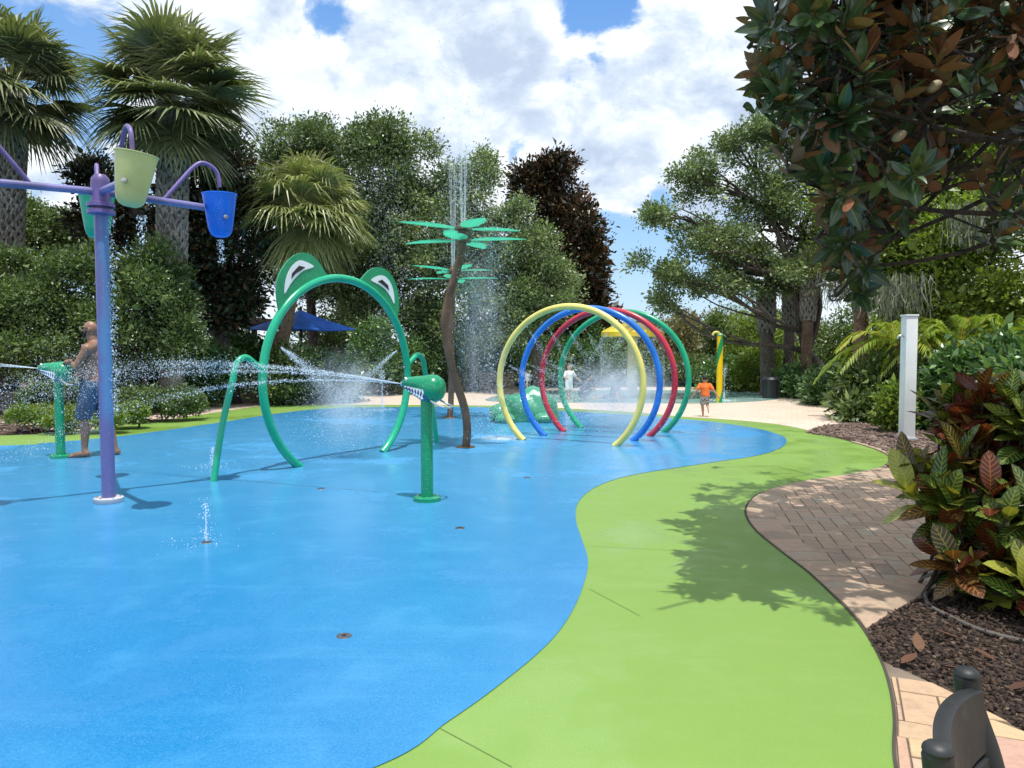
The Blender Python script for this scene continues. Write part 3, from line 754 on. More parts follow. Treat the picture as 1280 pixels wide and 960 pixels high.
# ---- white square post at the mulch strip
b = P(1133, 551); tz = at(1139, 396, b.y).z
t = thing('shower_post', 'white square outdoor post standing in mulch beside the croton bush', 'post', b)
MB().box(b + Vector((0, 0, tz / 2)), (.185, .185, tz)).build('post', M_white, t, bevel=.008)
MB().box(b + Vector((0, 0, tz + .018)), (.205, .205, .035)).build('cap', M_white, t, bevel=.006)
MB().tube(catmull([b + Vector((-.09, -.02, tz - .32)), b + Vector((-.14, -.03, tz - .30)), b + Vector((-.19, -.03, tz - .32)), b + Vector((-.2, -.03, tz - .36))], 5), .013, 10).build('hook', M_steel, t)
MB().box(b + Vector((0, 0, .03)), (.26, .26, .06)).build('base_plate', M_conc, t, bevel=.006)

# ---- litter bin
b = P(963, 498); M_bin = paint('bin_dark', (.012, .014, .02), .5)
t = thing('litter_bin', 'dark litter bin in front of the shaded hedge near the pool', 'litter bin', b)
MB().lathe([(0, 0), (.20, 0), (.215, .03), (.235, .50), (.245, .52), (.23, .54), (.225, .50), (0, .48)], b).build('bin_body', M_bin, t)
MB().lathe([(.25, .52), (.25, .56), (.20, .62), (.11, .64), (.10, .59), (.09, .59)], b).build('lid', M_bin, t)
for k in range(10):
    a = k * PI / 5; MB().tube([b + Vector((.222 * math.cos(a), .222 * math.sin(a), .05)), b + Vector((.245 * math.cos(a), .245 * math.sin(a), .49))], .012, 8).build('rib', M_bin, t)

# ---- umbrellas, shelter, low walls in the planting
M_umb = paint('blue_canvas', (.005, .11, .52), .7, .15)
def umbrella(label, px, y_apex, y_eave, hw, d, rot):
    a = at(px, y_apex, d); e = at(px, y_eave, d).z; r = hw / F * d * 1.15
    t = thing('sunshade', label, 'umbrella', (a.x, d, 0), 'blue sunshades in the planting')
    v = [a]; f = []; n = 4; m = 7; v = []
    for i in range(m + 1):
        u = i / m; z = a.z + (e - a.z) * (u ** .85)
        for k in range(n * 6):
            an = rot + 2 * PI * k / (n * 6); kk = (k % 6) / 6
            rad = r * u / (math.cos(((kk) - .5) * 2 * PI / n) / math.cos(PI / n)) * .96
            v.append(Vector((a.x + rad * math.cos(an), d + rad * math.sin(an), z - .05 * u * math.sin(PI * kk))))
    for i in range(m):
        for k in range(n * 6): f.append((i * 24 + k, i * 24 + (k + 1) % 24, (i + 1) * 24 + (k + 1) % 24, (i + 1) * 24 + k))
    N = len(v); v += [p - Vector((0, 0, .02)) for p in v]; f += [tuple(i + N for i in q[::-1]) for q in f]
    f += [(m * 24 + k, m * 24 + (k + 1) % 24, N + m * 24 + (k + 1) % 24, N + m * 24 + k) for k in range(24)]
    MB().add(v, f).build('canopy', M_umb, t, sharp=.35)
    MB().tube([(a.x, d, 0), (a.x, d, a.z + .08)], .04, 10).build('pole', M_bin, t)
umbrella('large blue pyramid sunshade seen through the frog arch', 376, 387, 411, 60, 22, .15)
umbrella('small low blue sunshade below the big one behind the frog arch', 432, 444, 466, 26, 25, .5)
d = 24; a = at(240, 402, d); c = at(318, 402, d)
t = thing('shelter', 'dark flat roofed shelter under the trees behind the bucket tower', 'shelter', ((a.x + c.x) / 2, d, 0))
M_sh = paint('dark_timber', (.03, .022, .02), .8)
MB().box(((a.x + c.x) / 2, d + 1, a.z), ((c.x - a.x) * 1.3, 2.6, .22)).build('roof', M_sh, t, bevel=.02)
for x in (a.x, c.x):
    for yy in (0, 2): MB().box((x, d + yy, (a.z - .11) / 2), (.14, .14, a.z - .11)).build('post', M_sh, t, bevel=.01)
def stonemat():
    m, g = newmat('block_stone'); p = geopos(g); n = g.noise(p, 6, 6, .65)
    c = g.mix(g.ss(n, .35, .65), (.26, .20, .15, 1), (.42, .34, .26, 1)); s = pbsdf(g, Base_Color=c, Roughness=.9, Normal=g.bump(n, .6, .03)); g.out(s.outputs[0]); return m
M_stone = stonemat()
def blockwall(name, label, p0, p1, hgt, depth, rows, L):
    dv = (p1 - p0); n = max(1, int(dv.length / L)); dv.normalize(); ang = math.atan2(dv.y, dv.x); mb = MB(); seg = (p1 - p0).length / n
    Mz = Matrix.Rotation(ang, 3, 'Z'); rh = hgt / (rows + .35)
    for j in range(rows):
        for i in range(n + (j % 2)):
            l = seg; x = (i + .5 - .5 * (j % 2)) * seg
            if j % 2 and i in (0, n): l = seg / 2; x = seg / 4 if i == 0 else n * seg - seg / 4
            mb.box(p0 + dv * x + Vector((0, 0, rh * (j + .5))), (l - .012, depth + R.uniform(-.02, .02), rh - .008), Mz)
    t = thing(name, label, 'low wall', (p0 + p1) / 2)
    mb.build('stone_courses', M_stone, t, bevel=.008, weld=False)
    MB().box((p0 + p1) / 2 + Vector((0, 0, hgt - rh * .17)), ((p1 - p0).length + .06, depth + .1, rh * .34), Mz).build('coping', M_stone, t, bevel=.01)
blockwall('block_wall', 'low tan stone wall behind the far deck and brown posts', P(478, 489.5), P(640, 486), .62, .35, 3, .5)
blockwall('block_wall', 'tan stone block wall at the hedge beside the round clipped shrub', P(-40, 516), P(27, 513), .45, .35, 2, .45)
blockwall('block_wall', 'stone pier behind the frog arch support leg', P(298, 503), P(323, 502.5), .62, .4, 3, .35)
blockwall('block_wall', 'small stone pier between the dark hedge and the bucket tower', P(240, 495), P(256, 495), .55, .4, 3, .35)

# ---- floor jets and drains
def jetcap(px, py, label):
    p = P(px, py, .012); t = thing('floor_nozzle', label, 'floor nozzle', p, 'metal nozzles set in the blue floor')
    MB().lathe([(0, .004), (.026, .0045), (.038, .004), (.041, .0), (.041, -.004)], p, 24).build('plate', M_ring, t)
    MB().lathe([(.012, .004), (.012, .007), (.006, .008), (0, .006)], p, 16).build('jet_hole', M_dark, t)
    for k in range(3):
        a = k * 2 * PI / 3; MB().lathe([(.004, .004), (.004, .006), (0, .0065)], p + Vector((.028 * math.cos(a), .028 * math.sin(a), 0)), 8).build('screw', M_steel, t)
M_ring = paint('drain_metal', (.10, .10, .11), .45, .2, metal=.6)
jetcap(430, 795, 'round metal nozzle in the open blue floor, largest of the dry ones'); jetcap(575, 660, 'round metal nozzle just right of the near cannon post'); jetcap(401, 611, 'metal nozzle in front of the frog arch foot')
jetcap(258, 678, 'metal nozzle under the bubbling jet right of the bucket tower'); jetcap(268, 584, 'metal nozzle under the splash beside the frog support leg'); jetcap(659, 597, 'metal nozzle between the near cannon and the yellow ring')

# ---- hose
hp = catmull([P(1185, 742, .03), P(1165, 738, .035), P(1157, 746, .025), P(1165, 759, .02), P(1190, 772, .02), P(1230, 789, .02), P(1290, 803, .02), P(1350, 808, .02)], 8)
t = thing('garden_hose', 'thin grey hose lying curled in the dark mulch', 'hose', hp[0])
MB().tube(hp, .013, 10).build('tube', paint('hose_grey', (.10, .09, .08), .6), t)
MB().lathe([(.02, -.03), (.022, -.02), (.022, .03), (.016, .035), (0, .035)], hp[0], 12, (hp[0] - hp[1]).normalized().to_track_quat('Z', 'Y').to_matrix()).build('coupling', paint('brass', (.35, .22, .09), .5, .2), t)

# ---- dark resin chair at the lower right
M_ch = paint('charcoal_resin', (.009, .011, .012), .5, .25, (.03, .033, .034, 1))
c0 = Vector((.775, 1.365, 0)); c1 = Vector((1.02, 1.69, 0))     # tops of the two back posts (plan)
dv = (c1 - c0).normalized(); ou = Vector((dv.y, -dv.x, 0))       # ou: the way the chair faces
zt = .815
t = thing('patio_chair', 'charcoal resin chair seen from behind at the lower right pavers', 'chair', (c0 + c1) / 2 + ou * .3)
mid = (c0 + c1) / 2; W2 = (c1 - c0).length / 2
def CH(u, v, z): return mid + dv * u + ou * v + Vector((0, 0, z))
for s in (-1, 1):
    pts = catmull([CH(s * W2, 0, zt), CH(s * W2, .012, zt - .08), CH(s * W2, .05, .62), CH(s * W2, .09, .42), CH(s * W2, .05, .014)], 8)
    pm = MB().tube(pts, [.026] + [.029] * (len(pts) - 1), 16, flat=.8).ball(CH(s * W2, 0, zt), (.027, .027, .016), 16, 8).build('back_post', M_ch, t)
    MB().tube([CH(s * W2, .50, .43), CH(s * W2 * 1.04, .52, .014)], [.03, .024], 14).build('front_leg', M_ch, t)
for (za, zb) in ((.815, .66), (.645, .50)):
    pts_v = []; n = 14
    v, f = [], []
    for i in range(n + 1):
        u = -1 + 2 * i / n; bow = -.030 * (1 - u * u)
        lean = lambda z: .012 + (zt - z) * .16
        top = za + (.012 * (1 - u * u) if za > .7 else 0) - (.03 if za > .7 else 0)
        for (zz, off) in ((top, -.016), (top + .006, 0), (top, .016), (zb, .014), (zb - .004, 0), (zb, -.014)):
            v.append(CH(u * (W2 - .005), lean(zz) + bow + off, zz))
    for i in range(n):
        for k in range(6): f.append((i * 6 + k, i * 6 + (k + 1) % 6, i * 6 + 6 + (k + 1) % 6, i * 6 + 6 + k))
    f += [tuple(range(6)), tuple(n * 6 + k for k in range(6))]
    MB().add(v, f).build('back_slat', M_ch, t, sharp=1.0)
MB().box(CH(0, .30, .44), (2 * W2 + .02, .46, .03), Matrix.Rotation(math.atan2(dv.y, dv.x), 3, 'Z')).build('seat', M_ch, t, bevel=.012)
for s in (-1, 1):
    MB().tube([CH(s * W2, .06, .2), CH(s * W2, .51, .2)], .016, 10).build('side_rail', M_ch, t)

# ================================================================== PLANTS
def c3(r, g_, b): return (r, g_, b, 1)
L_oak = leafmat('oak_leaves', [(0, c3(0.05059, 0.08739, 0.0368)), (.5, c3(0.1426, 0.2115, 0.08279)), (.85, c3(0.276, 0.3565, 0.1564)), (1, c3(0.5059, 0.575, 0.322))], .25, .4, .6)
L_oakp = leafmat('pale_oak_leaves', [(0, c3(0.07372, 0.1158, 0.04633)), (.5, c3(0.179, 0.2527, 0.09478)), (.85, c3(0.3054, 0.3791, 0.1685)), (1, c3(0.5476, 0.5897, 0.337))], .28, .4, .6)
L_mag = leafmat('dark_magnolia_leaves', [(0, c3(0.0144, 0.0252, 0.0144)), (.55, c3(0.0396, 0.0612, 0.0288)), (.8, c3(0.108, 0.0504, 0.0216)), (1, c3(0.198, 0.09, 0.0396))], .12, .3, .6)
L_magb = leafmat('brown_magnolia_leaves', [(0, c3(0.014, 0.0154, 0.0084)), (.4, c3(0.0392, 0.0364, 0.0168)), (.7, c3(0.098, 0.042, 0.0182)), (1, c3(0.168, 0.077, 0.0392))], .12, .35, .6)
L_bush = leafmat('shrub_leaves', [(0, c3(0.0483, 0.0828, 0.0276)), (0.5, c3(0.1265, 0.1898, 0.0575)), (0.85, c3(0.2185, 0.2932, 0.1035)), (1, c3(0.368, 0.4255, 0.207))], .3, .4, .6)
L_bushd = leafmat('dark_shrub_leaves', [(0, c3(0.0337, 0.07862, 0.02808)), (.5, c3(0.09547, 0.1966, 0.05616)), (.9, c3(0.2106, 0.351, 0.1123)), (1, c3(0.4212, 0.5616, 0.2527))], .25, .35, .7)
L_lime = leafmat('lime_leaves', [(0, c3(.10, .17, .025)), (.5, c3(.21, .30, .045)), (1, c3(.34, .40, .09))], .35, .4, .5)
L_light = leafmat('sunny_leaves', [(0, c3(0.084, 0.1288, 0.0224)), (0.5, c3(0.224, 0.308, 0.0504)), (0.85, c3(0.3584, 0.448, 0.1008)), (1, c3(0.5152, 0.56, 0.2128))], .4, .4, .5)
L_autumn = leafmat('pinkish_leaves', [(0, c3(0.084, 0.096, 0.036)), (.5, c3(0.204, 0.192, 0.09)), (.8, c3(0.312, 0.252, 0.144)), (1, c3(0.396, 0.312, 0.24))], .3, .5, .4)
L_sabal = leafmat('sabal_fronds', [(0, c3(0.0625, 0.0825, 0.035)), (0.45, c3(0.15, 0.1812, 0.0825)), (0.8, c3(0.275, 0.3, 0.15)), (1, c3(0.525, 0.4875, 0.275))], .25, .4, .6)
L_saball = leafmat('pale_sabal_fronds', [(0, c3(0.088, 0.1155, 0.0385)), (0.45, c3(0.22, 0.2585, 0.099)), (0.8, c3(0.352, 0.363, 0.154)), (1, c3(0.528, 0.484, 0.242))], .3, .4, .6)
L_areca = leafmat('areca_fronds', [(0, c3(0.1265, 0.2024, 0.0253)), (.5, c3(0.2783, 0.3795, 0.05692)), (.85, c3(0.4554, 0.4554, 0.0759)), (1, c3(0.5313, 0.3289, 0.06325))], .4, .4, .5)
L_moss = leafmat('spanish_moss', [(0, c3(.13, .14, .11)), (.6, c3(.23, .24, .19)), (1, c3(.34, .35, .28))], .25, .9, .1)
B_oak = barkmat('oak_bark', (.035, .027, .022, 1), (.13, .105, .085, 1))
B_palm = barkmat('palm_trunk', (.055, .042, .032, 1), (.17, .14, .115, 1), 5, 1.2)
B_palmr = barkmat('reddish_palm_trunk', (.075, .045, .028, 1), (.22, .14, .09, 1), 5, 1.5)
B_boot = barkmat('palm_boots', (.12, .108, .092, 1), (.36, .33, .29, 1), 6, .6)

def leaf_quads(C, D, per, size, spread, asp=.5, up=.35, curl=.18, flat=1.0, tip=.5):
    """Leaves round twig points C pointing roughly along D: folded diamonds."""
    n = len(C); m = n * per
    Cr = np.repeat(C, per, 0); Dr = np.repeat(D, per, 0)
    off = R.normal(0, 1, (m, 3)) * spread; off[:, 2] *= flat
    pos = Cr + off
    ax = unit(Dr * .6 + unit(off + 1e-6) * .7 + R.normal(0, .6, (m, 3)))
    nr = unit(R.normal(0, 1, (m, 3)) + np.array([0, -.12, 1.0]) * up * 2)
    sd = unit(np.cross(ax, nr)); nn = np.cross(sd, ax)
    L = size * R.lognormal(0, .38, m)[:, None]; W = L * asp
    V = np.zeros((m, 4, 3))
    V[:, 0] = pos; V[:, 1] = pos + ax * L * tip + sd * W * .5 + nn * L * curl
    V[:, 2] = pos + ax * L; V[:, 3] = pos + ax * L * tip - sd * W * .5 + nn * L * curl
    cl = np.repeat(R.normal(0, .16, n), per)
    tint = np.clip(.46 + cl + R.normal(0, .2, m), 0, 1)
    return V.reshape(-1, 3), tint

def clump_points(blobs, n, lump=.36, sub=14, hole=.0, shell=.5):
    """Twig points on lumpy clumps that cover the given ellipsoids; returns points, directions, sub-clump centres."""
    vol = np.array([(b[1][0] * b[1][1] * b[1][2]) ** .667 for b in blobs]); vol /= vol.sum()
    Cs, Ds, sc_, sr_ = [], [], [], []
    for (c, r), fr in zip(blobs, vol):
        c = np.array(c); r = np.array(r); k = max(3, int(sub * len(blobs) * fr))
        d = unit(R.normal(0, 1, (k, 3))); d[:, 2] = d[:, 2] * .9 + .08
        cen = c + d * r * R.uniform(.45, .86, (k, 1)); rad = r.mean() * lump * R.uniform(.65, 1.35, (k, 1))
        nn = max(6, int(n * fr)); w_ = (rad[:, 0] ** 2); pick = R.choice(k, nn, p=w_ / w_.sum())
        q = unit(R.normal(0, 1, (nn, 3))); q[:, 2] = np.where(q[:, 2] < -.35, -q[:, 2] * .6, q[:, 2])
        rr = R.uniform(shell, 1.0, (nn, 1)) ** .6
        p = cen[pick] + q * rad[pick] * rr * np.array([1.12, 1.12, .82])
        Cs.append(p); Ds.append(unit(q + .5 * unit((p - c) / r))); sc_.append(cen); sr_.append(rad[:, 0])
    Cs, Ds = np.concatenate(Cs), np.concatenate(Ds)
    if hole:
        f = np.sin(Cs @ np.array([2.1, 1.3, .7]) + 1) + np.sin(Cs @ np.array([-1.1, 1.9, 2.3])) + np.sin(Cs @ np.array([.6, -2.2, 2.9]) + 2)
        keep = f > -3 + hole * 3; Cs, Ds = Cs[keep], Ds[keep]
    return Cs, Ds, np.concatenate(sc_)

def limb(mb, a, b, r0, r1, wob=.12, n=7, sag=0):
    a, b = Vector(a), Vector(b); L = (b - a).length; pts = []
    o1 = Vector(R.normal(0, wob * L * .5, 3)); o2 = Vector(R.normal(0, wob * L * .5, 3))
    for i in range(n + 1):
        u = i / n; p = a.lerp(b, u) + o1 * math.sin(PI * u) + o2 * math.sin(2 * PI * u) * .5; p.z += sag * math.sin(PI * u) * L
        pts.append(p)
    mb.tube(pts, [r0 + (r1 - r0) * (i / n) ** .8 for i in range(n + 1)], 8 if r0 > .03 else 5); return pts

def pblob(px, py, rx, ry, d, dep=.9):
    c = at(px, py, d); k = F / d
    return ((c.x, c.y, c.z), (rx / k, rx / k * dep, ry / k))

def tree(name, label, cat, px, d, blobs, lm, bm=B_oak, n=45000, leaf=.085, tr=.2, fork=.35, per=34, spread=.16, asp=.52, lump=.29, sub=20, hole=.18, group=None, limbs=True, base=None, lk=.6, forkz=None, crown='crown', trunkname='trunk', lean=0, up=.16):
    bx = at(px, 480, d).x; b0 = Vector((bx, d, 0)) if base is None else Vector(base)
    t = thing(name, label, cat, b0, group)
    C, D, subs = clump_points(blobs, n // per, lump, sub, hole)
    C[:, 2] = np.maximum(C[:, 2], .05)
    V, T = leaf_quads(C, D, per, leaf, spread, asp, up); V[:, 2] = np.maximum(V[:, 2], .02)
    arrmesh(crown, V, 4, lm, t, T)
    if limbs:
        mb = MB(); cen = np.mean([b[0] for b in blobs], 0); low = min(b[0][2] - b[1][2] for b in blobs)
        fz = forkz or max(.4, low + (cen[2] - low) * fork); fk = Vector((b0.x + (cen[0] - b0.x) * .3 + lean, b0.y + (cen[1] - b0.y) * .3, fz))
        pts = [Vector((b0.x, b0.y, -.05)) + (fk - b0) * u + Vector((math.sin(u * 4) * .06, 0, 0)) for u in (0, .06, .2, .4, .6, .8, 1)]
        mb.tube(pts, [tr * 1.5, tr * 1.15, tr, tr * .93, tr * .88, tr * .82, tr * .75], 14)
        mains = []
        for bi, (c, r) in enumerate(blobs):
            st, r0 = fk, tr * lk
            if bi % 5 and mains:       # side limbs leave a main limb below their own clump
                opt = [q for q in mains if q.z < c[2] - .25 * (q - Vector(c)).length]
                if opt: st = min(opt, key=lambda q: (q - Vector(c)).length); r0 = tr * lk * .5
                else: r0 = tr * lk * .6
            p = limb(mb, st, Vector(c), r0, r0 * .4, .16)
            if bi % 5 == 0: mains += p[1:]
            near = [s for s in subs if np.linalg.norm((s - np.array(c)) / np.array(r)) < 1.05]
            for s in near[:16]: limb(mb, p[int(R.integers(3, 7))], Vector(s), tr * lk * .3, tr * lk * .08, .16, 5)
        mb.build(trunkname, bm, t, weld=False)
    return t

# ---- fan palms
def fan_frond(c, dv, el, petl, L, droop, nleaf, V, T, tb):
    """One costapalmate fan: a petiole, then folded leaflets radiating and drooping at their tips."""
    dv = np.array(dv); fw = dv * math.cos(el) + np.array([0, 0, math.sin(el)]); sd = unit(np.cross(fw, [0, 0, 1.0])); nn = np.cross(sd, fw)
    h = c + fw * petl; 
    w0 = .018
    for sgn in (-1, 1): 
        V += [c + sd * w0 * sgn, c - nn * .012, h - nn * .01, h + sd * w0 * .7 * sgn]; T.append(min(1, tb + .25))
    cur = R.uniform(.10, .22)
    for k in range(nleaf):
        u = (k + .5) / nleaf * 2 - 1; a = u * 1.95
        base = h - fw * abs(u) * .05
        dl = fw * math.cos(a) + sd * math.sin(a) - nn * .10 * abs(u) + nn * .12
        dl = dl / np.linalg.norm(dl); ll = L * (1 - .32 * abs(u) ** 2) * R.uniform(.9, 1.1); s2 = unit(np.cross(dl, nn)); w = .021 * (ll / .8)
        pr = None; dr = droop * R.uniform(.6, 1.4)
        for i, x in enumerate((0, .38, .7, 1.0)):
            p = base + dl * ll * x + np.array([0, 0, -1]) * ll * dr * max(0, x - .25) ** 2 - fw * ll * cur * .2 * x * x
            ww = w * (.35, 1, .72, .06)[i]
            r = (p + s2 * ww, p - nn * ww * .55, p - s2 * ww)
            if pr is not None:
                V += [pr[0], r[0], r[1], pr[1]]; V += [pr[1], r[1], r[2], pr[2]]; tt = min(1, max(0, tb + R.normal(0, .12) + .18 * (x > .9))); T += [tt, tt]
            pr = r
def sabal(label, px, d, ctr, rad, n, lm, tr, boots, bark=B_palm, nleaf=30, droop=.45, group='cabbage palms', lo=-.75, lean=0, zscale=1.0, basepx=None):
    c = at(ctr[0], ctr[1], d); b = Vector((at(px if basepx is None else basepx, 480, d).x, d, 0)); c = Vector((c.x, d, c.z))
    R_ = rad / F * d
    t = thing('cabbage_palm', label, 'palm tree', b, group)
    mb = MB(); pts = [b + Vector((0, 0, -.05))] + [b.lerp(c, u) + Vector((math.sin(u * PI) * lean, 0, 0)) for u in (.05, .2, .4, .6, .8, .93)] + [c + Vector((0, 0, -.05))]
    mb.tube(pts, [tr * 1.25, tr * 1.1, tr, tr * .97, tr, tr * 1.0, tr * 1.05, tr * .5], 18)
    trunk = mb.build('trunk', bark, t)
    if boots:
        v, f = [], []; bt = MB()
        zz0 = c.z * boots; rows = int((c.z - zz0) / .13)
        for i in range(rows):
            z = zz0 + i * .13; u = z / c.z; pc = b.lerp(c, u) + Vector((math.sin(u * PI) * lean, 0, 0)); r = tr * (1.0 + .1 * u)
            for k in range(9):
                a = 2 * PI * (k / 9 + (i % 2) / 18) + R.normal(0, .06); o = Vector((math.cos(a), math.sin(a), 0)); s = Vector((-o.y, o.x, 0)); h = .30 * R.uniform(.8, 1.15)
                q = pc + o * (r - .02)
                for (sg, ang) in ((-1, .10), (1, .10)):
                    w_ = .036; e = q + s * sg * ang * .9 + Vector((0, 0, -h * .55)); tip = q + o * .085 + Vector((0, 0, h * .45))
                    bt.add([e - s * w_, e + s * w_, e + o * .05, tip - s * w_ * 1.1, tip + s * w_ * 1.1, tip + o * .03], [(0, 1, 4, 3), (1, 2, 5, 4), (2, 0, 3, 5), (3, 4, 5)])
        bt.build('boots', B_boot, trunk, smooth=False, weld=False)
    V, T = [], []
    for i in range(n):
        az = i * 2.39996 + R.normal(0, .15); u = (i + .5) / n; el = lo + (1.32 - lo) * (u ** .9) + R.normal(0, .16)
        dv = (math.cos(az), math.sin(az), 0); pet = R_ * R.uniform(.36, .5); L = R_ * R.uniform(.52, .66)
        if el < -.3: L *= .9
        tb = .28 + .34 * R.random() - (.1 if el < -.2 else 0) + (.12 if el > 1 else 0)
        fan_frond(np.array(c) + np.array([0, 0, R.uniform(-.15, .1)]) * R_, dv, el * zscale, pet, L, droop * R.uniform(.6, 1.3), nleaf, V, T, tb)
    arrmesh('crown', np.array(V), 4, lm, t, T)
    return t
sabal('large cabbage palm with a round crown above the pale yellow bucket', 212, 18.5, (217, 122), 122, 58, L_sabal, .27, .40, B_boot, 42, .55, lo=-1.05)
sabal('cabbage palm cut by the left photo edge behind the red bucket', 8, 18.5, (14, 105), 112, 52, L_sabal, .24, .5, B_palm, 40, .65, lo=-1.0)
sabal('short pale cabbage palm with drooping fans right behind the frog arch', 336, 20.5, (382, 268), 94, 60, L_saball, .21, 0, B_palmr, 36, .8, lo=-1.0, basepx=336)

# ---- background trees, left to right
tree('broadleaf_tree', 'light green tree at the left edge behind the shrubs', 'tree', 50, 23, [pblob(40, 330, 65, 75, 23), pblob(85, 300, 35, 35, 23), pblob(20, 280, 40, 40, 23)], L_bush, n=26000, leaf=.085, hole=.2)
tree('magnolia_tree', 'dark leaved tree between the big palm and the short pale palm', 'tree', 290, 20.5, [pblob(280, 330, 70, 90, 20.5), pblob(290, 230, 50, 60, 20.5), pblob(235, 300, 45, 80, 20.5), pblob(285, 375, 40, 50, 20.5), pblob(145, 290, 45, 50, 20.5), pblob(120, 235, 25, 40, 20.5)], L_mag, n=46000, leaf=.12, per=26, spread=.16, asp=.45, hole=.2)
tree('oak_tree', 'oak behind the short pale palm, leftmost of the wide grey green oaks', 'tree', 390, 28, [pblob(390, 230, 75, 75, 28), pblob(340, 230, 50, 60, 28), pblob(420, 330, 90, 80, 28), pblob(400, 180, 45, 32, 28)], L_oak, n=62000, leaf=.09, group='oaks behind the splash pad', hole=.12)
tree('oak_tree', 'wide oak with a bumpy top right behind the frog arch', 'tree', 480, 27, [pblob(485, 220, 62, 66, 27), pblob(470, 180, 40, 28, 27), pblob(515, 300, 85, 75, 27), pblob(450, 310, 60, 60, 27), pblob(490, 390, 70, 55, 27), pblob(545, 235, 40, 45, 27)], L_oak, n=70000, leaf=.09, group='oaks behind the splash pad', hole=.1)
tree('oak_tree', 'oak behind the green petals of the brown flower posts', 'tree', 590, 26, [pblob(590, 260, 48, 65, 26), pblob(575, 330, 75, 65, 26), pblob(620, 330, 55, 60, 26), pblob(590, 400, 80, 55, 26), pblob(595, 215, 32, 24, 26)], L_oakp, n=52000, leaf=.085, group='oaks behind the splash pad', hole=.16)
tree('oak_tree', 'lower pale oak in front of the brown magnolia above the ring tops', 'tree', 672, 25, [pblob(655, 320, 45, 45, 25), pblob(680, 365, 55, 55, 25), pblob(640, 400, 50, 45, 25), pblob(650, 275, 30, 28, 25)], L_oakp, n=34000, leaf=.08, group='oaks behind the splash pad', hole=.15)
tree('magnolia_tree', 'tall brown and dark green magnolia with a pointed top behind the rings', 'tree', 695, 31, [pblob(692, 240, 40, 42, 31), pblob(700, 300, 52, 50, 31), pblob(712, 350, 52, 50, 31), pblob(655, 235, 24, 22, 31), pblob(690, 212, 22, 18, 31), pblob(740, 385, 35, 30, 31), pblob(705, 410, 70, 40, 31)], L_magb, n=44000, leaf=.17, per=22, spread=.2, asp=.42, lump=.42, sub=13, hole=.15)
# understory masses along the back, each its own shrub
for k, (px, py, rx, ry, d, lm, lab) in enumerate((
        (300, 445, 48, 36, 22, L_bushd, 'dark shrub under the shelter left of the frog arch'), (250, 462, 42, 28, 19.5, L_bushd, 'dark hedge shrub beside the bucket tower post'), (195, 462, 42, 28, 19, L_bushd, 'dark hedge shrub right of the shirtless man'),
        (355, 465, 38, 30, 20, L_bush, 'ferny green shrub behind the frog support leg'), (400, 470, 40, 26, 21, L_bushd, 'low dark shrub seen through the frog ring'), (465, 445, 55, 45, 24.5, L_bushd, 'dark shrub below the oaks behind the frog ring'),
        (540, 440, 55, 48, 26.5, L_bushd, 'dark shrub behind the alligator cannon and low wall'), (610, 445, 50, 45, 28, L_bushd, 'dark shrub behind the brown flower posts'), (670, 450, 45, 40, 28.5, L_bushd, 'dark shrub seen through the blue and red rings'), (730, 445, 48, 45, 29, L_bushd, 'dark shrub left of the mushroom shower post'),
        (790, 465, 45, 28, 30, L_bush, 'green shrub behind the yellow mushroom shower'), (850, 468, 42, 26, 30, L_bush, 'green shrub behind the orange shirt boy'), (905, 472, 36, 22, 27, L_bushd, 'dark shrub behind the yellow spiral post'),
        (940, 462, 26, 28, 26, L_light, 'upright green shrub right of the yellow spiral post'), (1005, 490, 45, 13, 23, L_bushd, 'low dark shrub behind the litter bin'), (1045, 492, 34, 15, 20, L_bushd, 'dark hedge shrub under the forked oak'))):
    c = at(px, py, d); rx_, rz_ = rx / F * d, ry / F * d; cz = c.z
    tree('shrub', lab, 'shrub', px, d, [((c.x, d, max(cz * .55, .3)), (rx_, rx_ * .8, max(cz * .5, .4) + rz_ * .5)), ((c.x + .2, d, cz), (rx_ * .85, rx_ * .7, rz_))], lm, n=15000, leaf=.085, per=26, spread=.14, tr=.05, fork=.2, crown='foliage', trunkname='stem', hole=.1, lump=.34)
# far trees beyond the pool
for (px, py, rx, ry, d, lm, lab, lf) in ((800, 425, 40, 30, 44, L_bush, 'distant green tree behind the yellow mushroom cap', .13), (838, 425, 34, 36, 40, L_autumn, 'distant greyish pink tree with bare looking branches', .12), (872, 412, 34, 34, 46, L_autumn, 'distant pale brownish tree left of the spiral post', .13),
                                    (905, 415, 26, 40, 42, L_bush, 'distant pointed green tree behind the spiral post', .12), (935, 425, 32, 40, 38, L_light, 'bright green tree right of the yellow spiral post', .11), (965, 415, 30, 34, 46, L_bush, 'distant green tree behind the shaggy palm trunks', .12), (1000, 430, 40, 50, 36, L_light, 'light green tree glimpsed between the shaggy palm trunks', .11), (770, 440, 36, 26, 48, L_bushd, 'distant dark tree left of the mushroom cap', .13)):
    tree('broadleaf_tree', lab, 'tree', px, d, [pblob(px, py, rx, ry, d), pblob(px + 6, py + ry * .9, rx * 1.1, ry * .8, d)], lm, n=13000, leaf=lf, per=24, spread=.2, tr=.14, hole=.15, group='distant trees beyond the pool')
